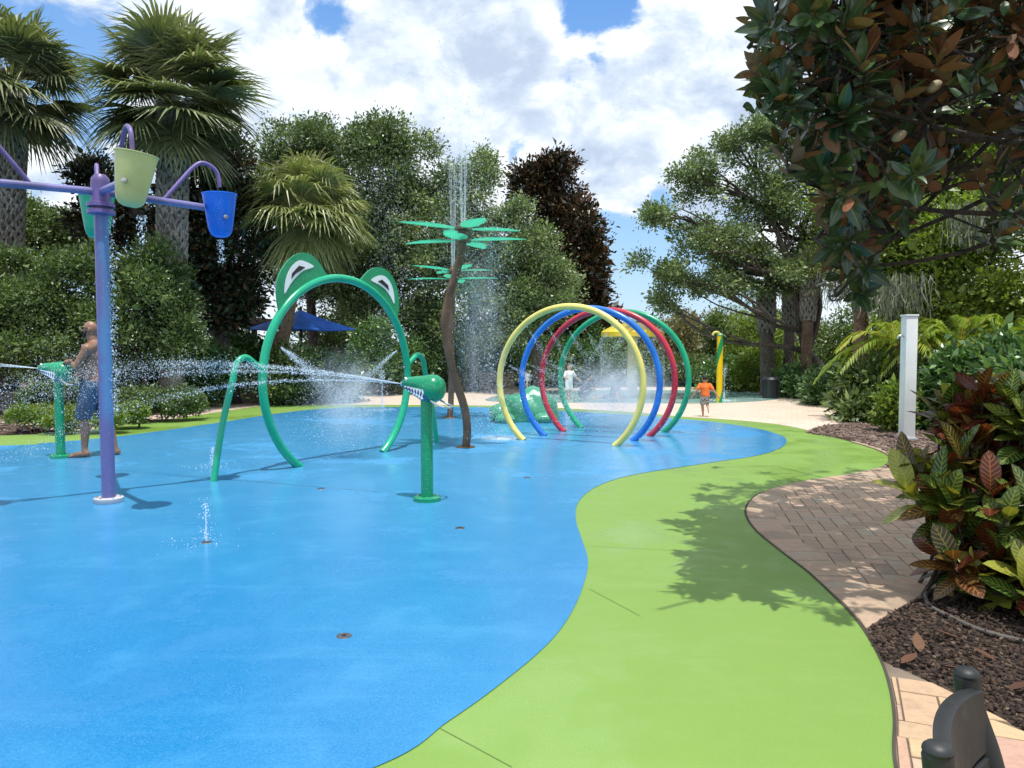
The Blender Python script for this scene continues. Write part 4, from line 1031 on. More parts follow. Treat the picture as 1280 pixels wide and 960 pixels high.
# right oak with the ragged left outline
tree('oak_tree', 'tall airy oak with a forked trunk at the right of the pool', 'tree', 1042, 23.5,
     [pblob(1015, 300, 50, 60, 24), pblob(935, 190, 42, 34, 23), pblob(985, 175, 45, 40, 23.5), pblob(880, 230, 48, 34, 22.5), pblob(840, 268, 45, 22, 22), pblob(955, 260, 60, 52, 23.5), pblob(880, 305, 62, 34, 22.5), pblob(835, 335, 42, 22, 22), pblob(950, 340, 60, 40, 23.5), pblob(885, 360, 50, 20, 22.5), pblob(1030, 230, 45, 60, 24.5), pblob(1000, 345, 45, 22, 23.5), pblob(835, 378, 30, 14, 22)],
     L_oakp, n=88000, leaf=.075, per=26, spread=.13, tr=.30, forkz=1.35, lump=.30, sub=11, hole=.34, lean=0, lk=.5)
# second trunk of the fork and big limbs
for (px, d, top, bt, lab, tr, bark) in ((960, 24, (957, 352), .6, 'shaggy dark palm trunk nearest the litter bin', .21, B_palm), (985, 26, (988, 350), .6, 'shaggy dark palm trunk behind the first one', .18, B_palm), (1006, 23, (1012, 350), .7, 'reddish palm trunk left of the forked oak', .16, B_palmr)):
    sabal(lab, px, d, top, 46, 24, L_sabal, tr, bt, bark, 22, .6, lo=-.7, group='palms under the airy oak')
sabal('smooth brown palm trunk right of the forked oak', 1074, 19, (1078, 345), 60, 24, L_sabal, .17, 0, B_palmr, 22, .6, lo=-.8, group='palms under the airy oak')
# bright trees on the right, behind the near magnolia
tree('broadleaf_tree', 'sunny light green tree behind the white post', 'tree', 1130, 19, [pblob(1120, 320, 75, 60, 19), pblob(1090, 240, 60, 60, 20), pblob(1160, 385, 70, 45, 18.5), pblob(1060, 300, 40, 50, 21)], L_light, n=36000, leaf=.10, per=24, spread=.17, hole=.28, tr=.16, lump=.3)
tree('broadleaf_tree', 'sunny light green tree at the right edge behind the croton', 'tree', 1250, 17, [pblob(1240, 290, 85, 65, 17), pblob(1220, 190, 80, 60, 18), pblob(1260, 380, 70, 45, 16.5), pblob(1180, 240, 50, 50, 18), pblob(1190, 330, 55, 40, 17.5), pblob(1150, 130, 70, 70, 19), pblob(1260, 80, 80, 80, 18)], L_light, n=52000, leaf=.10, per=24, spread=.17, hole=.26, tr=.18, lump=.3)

for (px, py, rx, ry, d, lm, lab, n_) in ((1060, 430, 55, 60, 29, L_bush, 'green tree in the gap behind the forked oak trunk', 16000), (1150, 430, 70, 55, 26, L_light, 'light green tree behind the feather palms', 20000), (1250, 440, 80, 60, 24, L_bush, 'green tree behind the feather palms at the right edge', 20000), (415, 395, 70, 62, 32, L_bush, 'green tree glimpsed behind the blue sunshade', 20000), (262, 400, 60, 60, 31, L_bush, 'green tree glimpsed behind the dark shelter', 16000)):
    tree('broadleaf_tree', lab, 'tree', px, d, [pblob(px, py, rx, ry, d), pblob(px - 10, py + 30, rx, ry * .6, d)], lm, n=n_, leaf=.10, per=24, spread=.18, tr=.14, hole=.08)
for (px, py, rx, ry, d, lab) in ((1110, 472, 40, 24, 20, 'dark low shrub right of the smooth brown palm trunk'), (1180, 470, 45, 28, 19, 'dark low shrub behind the white post'), (1265, 465, 50, 30, 18, 'dark low shrub at the right edge below the feather palms')):
    tree('shrub', lab, 'shrub', px, d, [pblob(px, py, rx, ry, d), pblob(px, py + 16, rx, ry * .8, d)], L_bushd, n=12000, leaf=.09, per=24, spread=.13, tr=.05, fork=.2, crown='foliage', trunkname='stem', hole=.05)
# ---- Spanish moss hanging in strands
def moss(label, px, py, d, w, h, n):
    c = at(px, py, d); V, T = [], []
    for i in range(n):
        p = np.array([c.x + R.normal(0, w * .4), d + R.normal(0, w * .35), c.z + R.uniform(-.1, .2)]); L = h * R.uniform(.4, 1.1); q = p.copy(); wd = R.uniform(.006, .014); a = R.uniform(0, PI); s = np.array([math.cos(a), math.sin(a), 0]) * wd
        for k in range(5):
            q2 = q + np.array([R.normal(0, .035), R.normal(0, .035), -L / 5]); V += [q - s, q + s, q2 + s * .9, q2 - s * .9]; T.append(R.random()); q = q2
    return tag(arrmesh('hanging_moss', np.array(V), 4, L_moss, None, T), label, 'moss', 'Spanish moss hanging from the right trees', 'stuff')
moss('grey Spanish moss curtain hanging left of the white post', 1122, 352, 16.5, .7, .9, 170)
moss('thin grey moss hanging from the airy oak above the palm trunks', 1040, 345, 21, .45, .8, 60)
moss('grey moss strands high in the light green tree', 1215, 262, 16, .5, .8, 120)

# ---- feather palms on the right
def feather_palm(label, px, d, base_z, n, L, lm, group, lo=.15):
    b = Vector((at(px, 480, d).x, d, 0)); t = thing('feather_palm', label, 'palm', b, group)
    mb = MB(); V, T = [], []
    for k in range(4):
        a = k * PI / 2 + .3; q = b + Vector((math.cos(a) * .12, math.sin(a) * .12, 0)); e = b + Vector((math.cos(a) * .25, math.sin(a) * .25, base_z)); mb.tube([q, q.lerp(e, .5), e], [.05, .042, .03], 8)
    mb.build('stem', B_palm, t, weld=False)
    for i in range(n):
        az = i * 2.39996 + R.normal(0, .2); el = lo + (1.35 - lo) * ((i + .5) / n) + R.normal(0, .1); ll = L * R.uniform(.75, 1.1)
        dv = np.array([math.cos(az), math.sin(az), 0]); sd = np.array([-dv[1], dv[0], 0]); c = np.array(b) + dv * .15 + np.array([0, 0, base_z]); tb = R.uniform(.2, .75)
        rc = []
        for j in range(25):
            u = j / 24; x = ll * (u * math.cos(el) + .12 * u * u); z = ll * (u * math.sin(el) - (.55 + .4 * math.cos(el)) * u ** 2.3); rc.append(c + dv * x + np.array([0, 0, z]))
        for j in range(24):
            w_ = .012 * (1 - j / 26); V += [rc[j] - sd * w_, rc[j] + sd * w_, rc[j + 1] + sd * w_, rc[j + 1] - sd * w_]; T.append(.95)
        for j in range(3, 25):
            u = j / 24; tg = unit(rc[min(j, 24)] - rc[j - 1]); nn = np.cross(sd, tg); lf = ll * .30 * math.sin(PI * (.12 + .80 * u)) ** .8
            for s in (-1, 1):
                for q in (0, .5):
                    p = rc[j - 1] + (rc[min(j, 24)] - rc[j - 1]) * q
                    dl = unit(sd * s * .85 + tg * .65 + nn * (-.15) + R.normal(0, .05, 3)); e = p + dl * lf * R.uniform(.9, 1.05) + np.array([0, 0, -.30 * lf]); m = p + dl * lf * .5; w2 = unit(np.cross(dl, [0, 0, 1.0])) * .016
                    V += [p, m + w2, e, m - w2]; T.append(min(1, max(0, tb + R.normal(0, .13))))
    arrmesh('fronds_crown', np.array(V), 4, lm, t, T)
    return t
feather_palm('yellowish feather palm just left of the white post', 1124, 16, 1.55, 18, 1.35, L_areca, 'yellow green feather palms')
feather_palm('yellow green feather palm right of the white post', 1196, 15.5, 1.55, 18, 1.4, L_areca, 'yellow green feather palms')
feather_palm('yellow green feather palm at the right edge above the croton', 1268, 15, 1.55, 18, 1.5, L_areca, 'yellow green feather palms', )
tree('shrub', 'big dark leaved shrub under the brown palm trunk', 'shrub', 1088, 16, [pblob(1088, 495, 32, 36, 16), pblob(1078, 512, 26, 22, 15.6)], L_bush, n=7500, leaf=.13, per=16, spread=.14, asp=.42, tr=.04, crown='foliage', trunkname='stem')
tree('shrub', 'rounded bright lime shrub left of the white post foot', 'shrub', 1116, 13.6, [pblob(1118, 505, 17, 24, 13.6), pblob(1116, 520, 19, 20, 13.6)], L_lime, n=5200, leaf=.065, per=20, spread=.07, tr=.03, crown='foliage', trunkname='stem')
tree('shrub', 'dark green shrub behind the croton and right of the white post', 'shrub', 1200, 14, [pblob(1200, 480, 40, 34, 14), pblob(1170, 515, 36, 34, 14.3), pblob(1250, 470, 50, 40, 13.5)], L_bushd, n=12000, leaf=.12, per=18, spread=.13, asp=.42, tr=.05, crown='foliage', trunkname='stem')
tree('shrub', 'dark green shrub at the right edge behind the croton', 'shrub', 1330, 10, [pblob(1310, 500, 70, 80, 10), pblob(1300, 580, 70, 60, 9.5)], L_bushd, n=9000, leaf=.12, per=18, spread=.13, asp=.42, tr=.05, crown='foliage', trunkname='stem')

tree('shrub', 'tall leafy shrub beyond the left photo edge beside the tall palm', 'shrub', -150, 17, [pblob(-150, 410, 90, 80, 17), pblob(-230, 430, 80, 60, 17)], L_bush, n=20000, leaf=.08, per=24, spread=.14, tr=.07, fork=.1, crown='foliage', trunkname='stem')
tree('broadleaf_tree', 'light green tree beyond the right photo edge', 'tree', 1420, 15, [pblob(1420, 330, 90, 110, 15), pblob(1440, 450, 90, 60, 15)], L_light, n=20000, leaf=.11, per=24, spread=.18, tr=.16, hole=.1)
# ---- left planting island and big shrubs
tree('shrub', 'tall leafy shrub at the left edge behind the shirtless man', 'shrub', 55, 17, [pblob(40, 400, 75, 62, 17), pblob(85, 350, 50, 45, 17.3), pblob(15, 350, 50, 40, 17.3), pblob(60, 450, 85, 40, 16.8), pblob(-30, 420, 60, 60, 17)], L_bush, n=46000, leaf=.07, per=26, spread=.12, tr=.07, fork=.1, crown='foliage', trunkname='stem', hole=.12, lump=.3)
tree('shrub', 'tall leafy shrub behind the blue and purple post', 'shrub', 180, 17.5, [pblob(180, 390, 60, 55, 17.5), pblob(190, 335, 42, 36, 17.8), pblob(150, 430, 65, 45, 17.2), pblob(215, 430, 35, 38, 17.5)], L_bush, n=38000, leaf=.07, per=26, spread=.12, tr=.07, fork=.1, crown='foliage', trunkname='stem', hole=.12, lump=.3)
tree('clipped_shrub', 'rounded clipped shrub behind the man and his cannon', 'shrub', 80, 14.7, [pblob(62, 497, 34, 21, 14.7), pblob(100, 497, 30, 20, 14.7)], L_bush, n=22000, leaf=.042, per=22, spread=.04, tr=.03, crown='foliage', trunkname='stem', hole=0, lump=.24, sub=30)
tree('clipped_shrub', 'low yellow green edging shrub in front of the clipped round shrub', 'shrub', 85, 13.6, [pblob(40, 522, 36, 14, 13.6), pblob(92, 526, 36, 14, 13.5), pblob(135, 524, 26, 13, 13.5)], L_lime, n=22000, leaf=.038, per=22, spread=.034, tr=.02, crown='foliage', trunkname='stem', hole=0, lump=.24, sub=30)
tree('clipped_shrub', 'low spreading dark green shrub with a lime front at the pad edge', 'shrub', 200, 15.5, [pblob(175, 503, 42, 21, 15.6), pblob(222, 506, 36, 19, 15.8), pblob(150, 511, 30, 18, 15.2)], L_bush, n=26000, leaf=.042, per=22, spread=.04, tr=.02, crown='foliage', trunkname='stem', hole=0, lump=.24, sub=30)
tree('clipped_shrub', 'small lime green shrub tight behind the blue post', 'shrub', 170, 14.3, [pblob(165, 519, 26, 12, 14.3)], L_lime, n=9000, leaf=.038, per=22, spread=.034, tr=.02, crown='foliage', trunkname='stem', hole=0, lump=.24, sub=30)

# ---- the near magnolia on the right: whorls of big glossy leaves with rusty undersides
def magleaf():
    m, g = newmat('magnolia_leaf'); t = g.n('ShaderNodeAttribute', attribute_name='tint').outputs['Fac']
    uv = g.n('ShaderNodeUVMap', uv_map='leaf').outputs[0]; s = g.n('ShaderNodeSeparateXYZ', {0: uv}); mid = g.ss(g.m('ABSOLUTE', g.m('SUBTRACT', s.outputs[0], .5)), .05, .015)
    topc = g.ramp(t, [(0, c3(.010, .030, .016)), (.6, c3(.022, .062, .028)), (1, c3(.07, .13, .035))]); und = g.ramp(t, [(0, c3(.11, .038, .017)), (.4, c3(.23, .078, .031)), (.7, c3(.11, .07, .03)), (1, c3(.36, .14, .055))])
    topc = g.mix(g.m('MULTIPLY', mid, .6), topc, c3(.16, .2, .06)); und = g.mix(g.m('MULTIPLY', mid, .5), und, c3(.22, .15, .06))
    back = g.n('ShaderNodeNewGeometry').outputs['Backfacing']
    b1 = pbsdf(g, Base_Color=topc, Roughness=.24, Specular_IOR_Level=.55); b2 = pbsdf(g, Base_Color=und, Roughness=.75)
    mx = g.n('ShaderNodeMixShader', {0: back, 1: b1.outputs[0], 2: b2.outputs[0]})
    tr = g.n('ShaderNodeBsdfTranslucent', {'Color': c3(.16, .13, .03)}); g.out(g.n('ShaderNodeMixShader', {0: .14, 1: mx.outputs[0], 2: tr.outputs[0]}).outputs[0]); return m
def big_leaves(name, mat, parent, base, axis, nrm, L, W, tint, droop=.25, fold=.15, shape=None, nu=6, wave=0):
    """Real broad leaves: a bent grid nu x 4 per leaf."""
    n = len(base); sd = unit(np.cross(axis, nrm)); nn = np.cross(sd, axis); us = np.linspace(0, 1, nu + 1)
    V = np.zeros((n, nu + 1, 5, 3)); UV = np.zeros((n, nu + 1, 5, 2))
    for i, u in enumerate(us):
        wd = (shape(u) if shape else math.sin(PI * min(1, u) ** .85) ** .8) * .5
        ctr = base + axis * (L * u)[:, None] - nn * (droop * L * u * u)[:, None]
        for k, kk in enumerate((-1, -.5, 0, .5, 1)):
            V[:, i, k] = ctr + sd * (W * wd * kk)[:, None] + nn * (W * wd * abs(kk) * fold)[:, None] + nn * (wave * W * math.sin(u * 14 + k))[:, None]; UV[:, i, k] = (.5 + kk * .5, u)
    q = []
    for i in range(nu):
        for k in range(4): q.append((i * 5 + k, i * 5 + k + 1, i * 5 + 6 + k, i * 5 + 5 + k))
    q = np.array(q); Fq = (np.arange(n)[:, None, None] * ((nu + 1) * 5) + q[None]).reshape(-1, 4)
    return gridmesh(name, V.reshape(-1, 3), Fq, mat, parent, np.repeat(tint, len(q)), UV.reshape(-1, 2))
mag = thing('near_magnolia', 'near magnolia with glossy dark leaves and rusty undersides overhanging at top right', 'tree', (5.3, 6.4, 0))
mb = MB(); tips = []
def mpt(px, py, y): return np.array(at(px, py, y))
mtr = [Vector((5.3, 6.4, -.05)), Vector((5.25, 6.4, 1.0)), Vector((5.2, 6.35, 2.2)), Vector((5.1, 6.3, 3.6)), Vector((5.0, 6.3, 5.6))]
mb.tube(mtr, [.22, .17, .15, .13, .08], 14)
arms = [((1000, 40, 5.0), 2.6), ((960, 100, 4.8), 2.6), ((1080, 120, 5.2), 2.4), ((1010, 230, 5.4), 2.2), ((1060, 320, 6.0), 2.0), ((1180, 60, 4.6), 2.8), ((1150, 210, 5.6), 2.3), ((1240, 120, 5.0), 2.8), ((1270, 250, 6.2), 2.2), ((1040, -60, 4.8), 3.2), ((1150, -120, 5.4), 3.4), ((1250, -160, 4.6), 3.4), ((1000, 150, 6.6), 2.9), ((1100, 50, 7.0), 3.0),
        ((1150, -60, 7.4), 3.4), ((1080, -40, 8.6), 3.2), ((1200, 60, 8.4), 3.0)]
arms += [((1000, 195, 5.2), 2.4), ((1040, 262, 5.5), 2.2), ((1072, 335, 5.9), 2.0), ((1110, 250, 5.8), 2.3), ((1075, 200, 5.0), 2.4), ((1030, 120, 4.6), 2.6), ((1120, 10, 4.5), 2.8), ((1200, 170, 5.2), 2.6), ((1060, 60, 5.6), 2.8), ((970, 60, 5.6), 2.8), ((1020, 300, 5.4), 2.1), ((1290, 40, 4.6), 3.0), ((1290, 180, 5.0), 2.8), ((935, 60, 4.9), 2.8), ((960, 10, 4.7), 2.9), ((1045, 370, 6.2), 2.0), ((985, 215, 5.6), 2.3)] + [((1010 + 45 * k, -560 + 60 * (k % 3), 3.4 + .2 * k), 3.4) for k in range(4)] + [((1000 + 90 * k, -420 + 60 * (k % 3), 4.6 + .9 * (k % 4)), 3.3) for k in range(8)]
segs = []
for (a, z0) in arms:
    e = mpt(*a); s0 = Vector((5.2, 6.35, z0 + 1.2)); pts = limb(mb, s0, Vector(e), .038, .012, .2, 8, .04); segs.append(pts)
# canopy: wide flat shade over the brick walk, hanging lower at its left edge
def mag_shape(p):
    return True
cand = []
while len(cand) < 1050:
    px, py = R.uniform(905, 1330), R.uniform(-170, 385); y = R.uniform(4.0, 7.6)
    edge_l = 915 if py < 100 else 915 + (py - 100) * .55 if py < 260 else 1003 + (py - 260) * .18
    if py < 40: edge_l = 930 + (40 - py) * .30 if py > -200 else 1000
    low = 375 if px < 1085 else 300 - (px - 1085) * .55 if px < 1210 else 285
    edge_l += 30
    if px < edge_l + R.normal(0, 12) or py > low + R.normal(0, 8): continue
    if px > 1085 and 120 < py and R.random() < .5: continue
    if px > 1170 and 130 < py and R.random() < .6: continue
    cand.append(mpt(px, py, y))
for _ in range(210):      # the rest of the crown, over the walk and out of the photograph
    cand.append(np.array([R.uniform(2.7, 7.0), R.uniform(3.9, 9.0), R.uniform(4.2, 5.8)]))
for _ in range(46):
    cand.append(np.array([R.uniform(1.75, 2.6), R.uniform(4.6, 6.6), R.uniform(3.9, 4.8)]))
for _ in range(60):
    cand.append(np.array([R.uniform(2.0, 3.3), R.uniform(3.0, 4.0), R.uniform(3.75, 4.8)]))
cand = [c for c in cand if not (c[1] > 6.1 and c[2] > 3.5 and R.random() < .55) and not (c[1] < 4.4 and c[0] > 2.5 and R.random() < .8)]
cand = np.array(cand)
allp = [p for s in segs for p in s[2:]]; ap = np.array([tuple(p) for p in allp])
bases, axes, nrms, tint, Ls = [], [], [], [], []
for c in cand:
    if np.linalg.norm(ap - c, axis=1).min() > .95: continue
    j = int(np.argmin(np.linalg.norm(ap - c, axis=1))); a = Vector(ap[j])
    if np.linalg.norm(ap[j] - c) > 1e-3: limb(mb, a, Vector(c), .012, .005, .12, 4)
    dv = unit(c - ap[j] + np.array([0, -.12, .5]) + R.normal(0, .38, 3)); n = int(R.integers(8, 13)); s = unit(np.cross(dv, R.normal(0, 1, 3))); t2 = np.cross(dv, s); tb = R.random()
    for k in range(n):
        a_ = k * 2.399 + R.normal(0, .2); el = .1 + 1.15 * k / n + R.normal(0, .12); o = s * math.cos(a_) + t2 * math.sin(a_)
        ax_ = unit(dv * math.cos(el + .3) + o * math.sin(el + .3)); nr = unit(dv - ax_ * np.dot(dv, ax_) + R.normal(0, .15, 3))
        bases.append(c - dv * .05 * k / n * 2 + ax_ * .01); axes.append(ax_); nrms.append(nr); tint.append(np.clip(tb * .5 + R.random() * .5, 0, 1)); Ls.append(R.uniform(.10, .19))
bases, axes, nrms, tint, Ls = map(np.array, (bases, axes, nrms, tint, Ls))
big_leaves('crown', magleaf(), mag, bases, axes, nrms, Ls, Ls * R.uniform(.36, .46, len(Ls)), tint, .10, .12)
mb.build('trunk', barkmat('magnolia_bark', (.02, .016, .013, 1), (.07, .055, .045, 1)), mag, weld=False)
M_cone = paint('cone_cream', (.42, .36, .22), .7, .2)
for (px, py, y) in ((1124, 170, 4.6), (1168, 108, 4.6), (1140, 18, 4.5), (1083, 182, 4.9)):
    c = mpt(px, py, y); cb = MB().ball(c, (.028, .028, .046), 14, 10, Matrix.Rotation(R.uniform(.5, 1.4), 3, 'Y'))
    vs = cb.v; cb.v = [tuple(np.array(c) + (np.array(v) - c) * (1 + .09 * math.sin(i * 2.7))) for i, v in enumerate(vs)]
    cb.build('seed_cone', M_cone, mag, sharp=2); j = int(np.argmin(np.linalg.norm(cand - c, axis=1)))

# ---- croton: broad painted-looking leaves with yellow and red veins
def croton():
    m, g = newmat('croton_leaf'); t = g.n('ShaderNodeAttribute', attribute_name='tint').outputs['Fac']
    uv = g.n('ShaderNodeUVMap', uv_map='leaf').outputs[0]; s = g.n('ShaderNodeSeparateXYZ', {0: uv}); au = g.m('ABSOLUTE', g.m('SUBTRACT', s.outputs[0], .5)); v = s.outputs[1]
    p = geopos(g); wob = g.m('MULTIPLY', g.noise(p, 24, 3), .05)
    midr = g.ss(au, .05, .022)
    fr = g.m('FRACT', g.m('ADD', g.m('MULTIPLY', g.m('SUBTRACT', v, g.m('MULTIPLY', au, .38)), 9.0), g.m('MULTIPLY', wob, 6)))
    side = g.m('MULTIPLY', g.ss(g.m('ABSOLUTE', g.m('SUBTRACT', fr, .5)), .17, .07), g.ss(au, .49, .40))
    vein = g.m('MAXIMUM', midr, side)
    body = g.ramp(t, [(0, c3(.055, .012, .01)), (.16, c3(.09, .02, .013)), (.26, c3(.07, .05, .015)), (.4, c3(.022, .055, .014)), (.62, c3(.032, .085, .018)), (.8, c3(.12, .17, .025)), (.92, c3(.26, .26, .035)), (1, c3(.30, .33, .05))])
    vc = g.ramp(t, [(0, c3(.26, .05, .03)), (.2, c3(.40, .13, .04)), (.32, c3(.42, .30, .06)), (.55, c3(.26, .32, .06)), (.8, c3(.36, .38, .07)), (1, c3(.45, .42, .09))])
    patch = g.ss(g.noise(p, 9, 4), .56, .64); body = g.mix(g.m('MULTIPLY', patch, .5), body, c3(.06, .07, .012))
    col = g.mix(g.m('MULTIPLY', vein, .85), body, vc)
    b = pbsdf(g, Base_Color=col, Roughness=.3, Specular_IOR_Level=.55, Normal=g.bump(vein, .3, .004)); tr = g.n('ShaderNodeBsdfTranslucent', {'Color': g.mix(1.0, col, (1.3, 1.2, .6, 1), 'MULTIPLY')})
    g.out(g.n('ShaderNodeMixShader', {0: .28, 1: b.outputs[0], 2: tr.outputs[0]}).outputs[0]); return m
M_cro = croton()
def croton_bush(label, base, blobs, nst, seed):
    t = thing('croton_bush', label, 'shrub', base, 'croton shrubs on the right'); mb = MB(); B, A, N, TT, L = [], [], [], [], []
    for i in range(nst):
        c, r = blobs[i % len(blobs)]; d_ = unit(R.normal(0, 1, 3)); d_[2] = abs(d_[2]) * 1.0 - .25; e = np.array(c) + d_ * np.array(r) * R.uniform(.55, 1.0)
        b0 = Vector(base) + Vector((R.normal(0, .12), R.normal(0, .12), 0)); pts = limb(mb, b0, Vector(e), .014, .007, .10, 7, .0); dv = unit(np.array(pts[-1]) - np.array(pts[-3]) + np.array([0, 0, .5])); dv = unit(dv + .5 * unit(e - np.array(c)))
        s = unit(np.cross(dv, R.normal(0, 1, 3))); t2 = np.cross(dv, s); tb = R.choice([.05, .15, .25, .42, .55, .7, .88], p=[.13, .17, .16, .14, .14, .13, .13]); n = int(R.integers(7, 12))
        for k in range(n):
            a_ = k * 2.399 + R.normal(0, .2); el = .25 + 1.35 * k / n + R.normal(0, .12); o = s * math.cos(a_) + t2 * math.sin(a_); ax_ = unit(dv * math.cos(el) + o * math.sin(el)); nr = unit(dv - ax_ * np.dot(dv, ax_) + np.array([0, 0, .2]) + R.normal(0, .12, 3))
            B.append(e - dv * .10 * k / n * 2); A.append(ax_); N.append(nr); TT.append(np.clip(tb + R.normal(0, .1) + (.12 if k < 3 else 0), 0, 1)); L.append(R.uniform(.17, .28))
    B, A, N, TT, L = map(np.array, (B, A, N, TT, L)); B[:, 2] = np.maximum(B[:, 2], .06)
    big_leaves('foliage', M_cro, t, B, A, N, L, L * R.uniform(.42, .54, len(L)), TT, .28, .16, lambda u: (math.sin(PI * u ** 1.05) ** .62) if 0 < u < 1 else .02, 8, .012)
    mb.build('stem', barkmat('croton_stem_%d' % seed, (.02, .016, .012, 1), (.07, .055, .042, 1)), t, weld=False); return t
cb0 = P(1215, 742); 
croton_bush('large croton bush with red and yellow veined leaves over the dark mulch', cb0, [(tuple(at(1235, 575, 4.85)), (.44, .40, .40)), (tuple(at(1180, 615, 4.8)), (.27, .33, .26)), (tuple(at(1270, 640, 4.6)), (.36, .40, .36)), (tuple(at(1222, 525, 5.0)), (.26, .30, .16)), (tuple(at(1270, 520, 4.8)), (.34, .36, .28)), (tuple(at(1240, 690, 4.55)), (.36, .25, .20)), (tuple(at(1300, 720, 4.3)), (.30, .3, .24))], 120, 1)

# fallen magnolia leaves on the mulch and pavers
Mf = chipmat('fallen_leaf_brown', [(0, c3(.06, .022, .012)), (.5, c3(.13, .055, .026)), (1, c3(.2, .11, .06))])
for (px, py, a, lab) in ((1127, 829, .4, 'reddish fallen leaf at the paver corner by the green pad'), (1245, 826, 2.2, 'curled brown fallen leaf on the mulch left of the chair'), (1150, 815, 1.2, 'pale fallen leaf on sunny mulch'), (1262, 862, .1, 'orange fallen leaf near the right edge of the mulch'), (1205, 800, 2.9, 'dull brown fallen leaf in the middle of the mulch'), (1175, 832, 5.0, 'small brown fallen leaf at the paver edge')):
    p = np.array(P(px, py, .03))[None]; ax_ = np.array([[math.cos(a), math.sin(a), .12]]); ax_ = unit(ax_)
    o = big_leaves('fallen_leaf', Mf, None, p, ax_, np.array([[.1, .1, 1.0]]), np.array([R.uniform(.1, .16)]), np.array([.055]), np.array([R.random()]), -.18, .35)
    tag(o, lab, 'leaf', 'fallen leaves on the mulch')

# ================================================================== PEOPLE
def skinmat(name, c, c2):
    m, g = newmat(name); p = geopos(g); n = g.noise(p, 7, 5, .6)
    col = g.mix(g.ss(n, .35, .7), c, c2)
    s = pbsdf(g, Base_Color=col, Roughness=.42, Subsurface_Weight=.0, Normal=g.bump(g.noise(p, 150, 3), .15, .002)); g.out(s.outputs[0]); return m
def blend(name, caps, voxel, mat, parent, smooth=4, cut=None):
    """Tapered limbs and masses melted into ONE continuous surface."""
    mb = MB()
    for c in caps:
        if c[0] == 'b': mb.ball(c[1], c[2], 20, 14, c[3] if len(c) > 3 else None)
        else:
            pts = [Vector(p) for p in c[1]]; rr = c[2]; mb.tube(pts, rr, 14, True, c[3] if len(c) > 3 else 1.0)
            mb.ball(pts[0], rr[0] * .98, 12, 8); mb.ball(pts[-1], rr[-1] * .98, 12, 8)
    me = bpy.data.meshes.new(name + '_src'); me.from_pydata(mb.v, [], mb.f)
    bm = bmesh.new(); bm.from_mesh(me); bmesh.ops.recalc_face_normals(bm, faces=bm.faces); bm.to_mesh(me); bm.free()
    o = bpy.data.objects.new(name + '_src', me); COL.objects.link(o)
    r = o.modifiers.new('r', 'REMESH'); r.mode = 'VOXEL'; r.voxel_size = voxel; r.use_smooth_shade = True
    s = o.modifiers.new('s', 'SMOOTH'); s.iterations = smooth; s.factor = .5
    dg = bpy.context.evaluated_depsgraph_get(); m2 = bpy.data.meshes.new_from_object(o.evaluated_get(dg)); m2.name = name
    bpy.data.objects.remove(o); bpy.data.meshes.remove(me)
    if cut is not None:
        bm = bmesh.new(); bm.from_mesh(m2)
        for co_, no in cut: bmesh.ops.bisect_plane(bm, geom=bm.verts[:] + bm.edges[:] + bm.faces[:], plane_co=co_, plane_no=no, clear_outer=True)
        bm.to_mesh(m2); bm.free()
    m2.materials.clear()
    return link(name, m2, mat, parent)
def hand(w, dirv, palm_n, L, curl, side):
    """Palm, four unequal bent fingers, a thumb from the side of the palm. L: hand length."""
    w = Vector(w); d_ = Vector(dirv).normalized(); n = Vector(palm_n); n = (n - d_ * n.dot(d_)).normalized(); s = d_.cross(n) * side
    caps = [('t', [w, w + d_ * L * .25, w + d_ * L * .48], [L * .15, L * .2, L * .2], .5)]
    for i, (u, fl) in enumerate(((-.75, .40), (-.26, .5), (.24, .54), (.74, .48))):
        p = w + d_ * L * .46 + s * u * L * .2; q = [p]; dd = d_.copy()
        for k, f in enumerate((.45, .32, .25)):
            dd = (Matrix.Rotation(curl * (.5 + .4 * k) * side, 3, s) @ dd).normalized() if False else (dd + n * curl * (.45 + .25 * k)).normalized(); q.append(q[-1] + dd * fl * L * f)
        caps.append(('t', q, [L * .052, L * .05, L * .045, L * .038]))
    th = w + d_ * L * .16 + s * L * .16; q = [th, th + (d_ * .5 + s * .75).normalized() * L * .2, th + (d_ * .8 + s * .8 + n * curl * .4).normalized() * L * .36]
    caps.append(('t', q, [L * .07, L * .058, L * .045])); return caps

# ---- the man at the left cannon: stands side-on, facing left, both hands on the cannon
S_m = skinmat('tan_skin', (.21, .105, .065, 1), (.28, .15, .095, 1)); S_k = skinmat('child_skin', (.45, .24, .15, 1), (.52, .3, .2, 1))
M_shorts = paint('navy_shorts', (.035, .07, .13), .8, .25); M_beard = paint('dark_beard', (.02, .018, .016), .9); M_hair = paint('dark_hair', (.012, .009, .007), .7)
mx, my = P(121, 571).x, P(121, 571).y
def W(x, y, z): return Vector((mx + x, my + y, z))      # x<0: ahead of him (left), y<0: nearer the camera
t = thing('person', 'shirtless bald man with a grey beard in dark blue shorts working the left cannon', 'person', (mx, my, 0))
S_ = 1.03
K = lambda x, y, z: W(x * S_, y * S_, z * S_)
hip = [K(.0, -.10, .98), K(.02, .10, .98)]; knee = [K(-.10, -.12, .54), K(.06, .12, .53)]; ank = [K(-.09, -.13, .12), K(.19, .12, .11)]
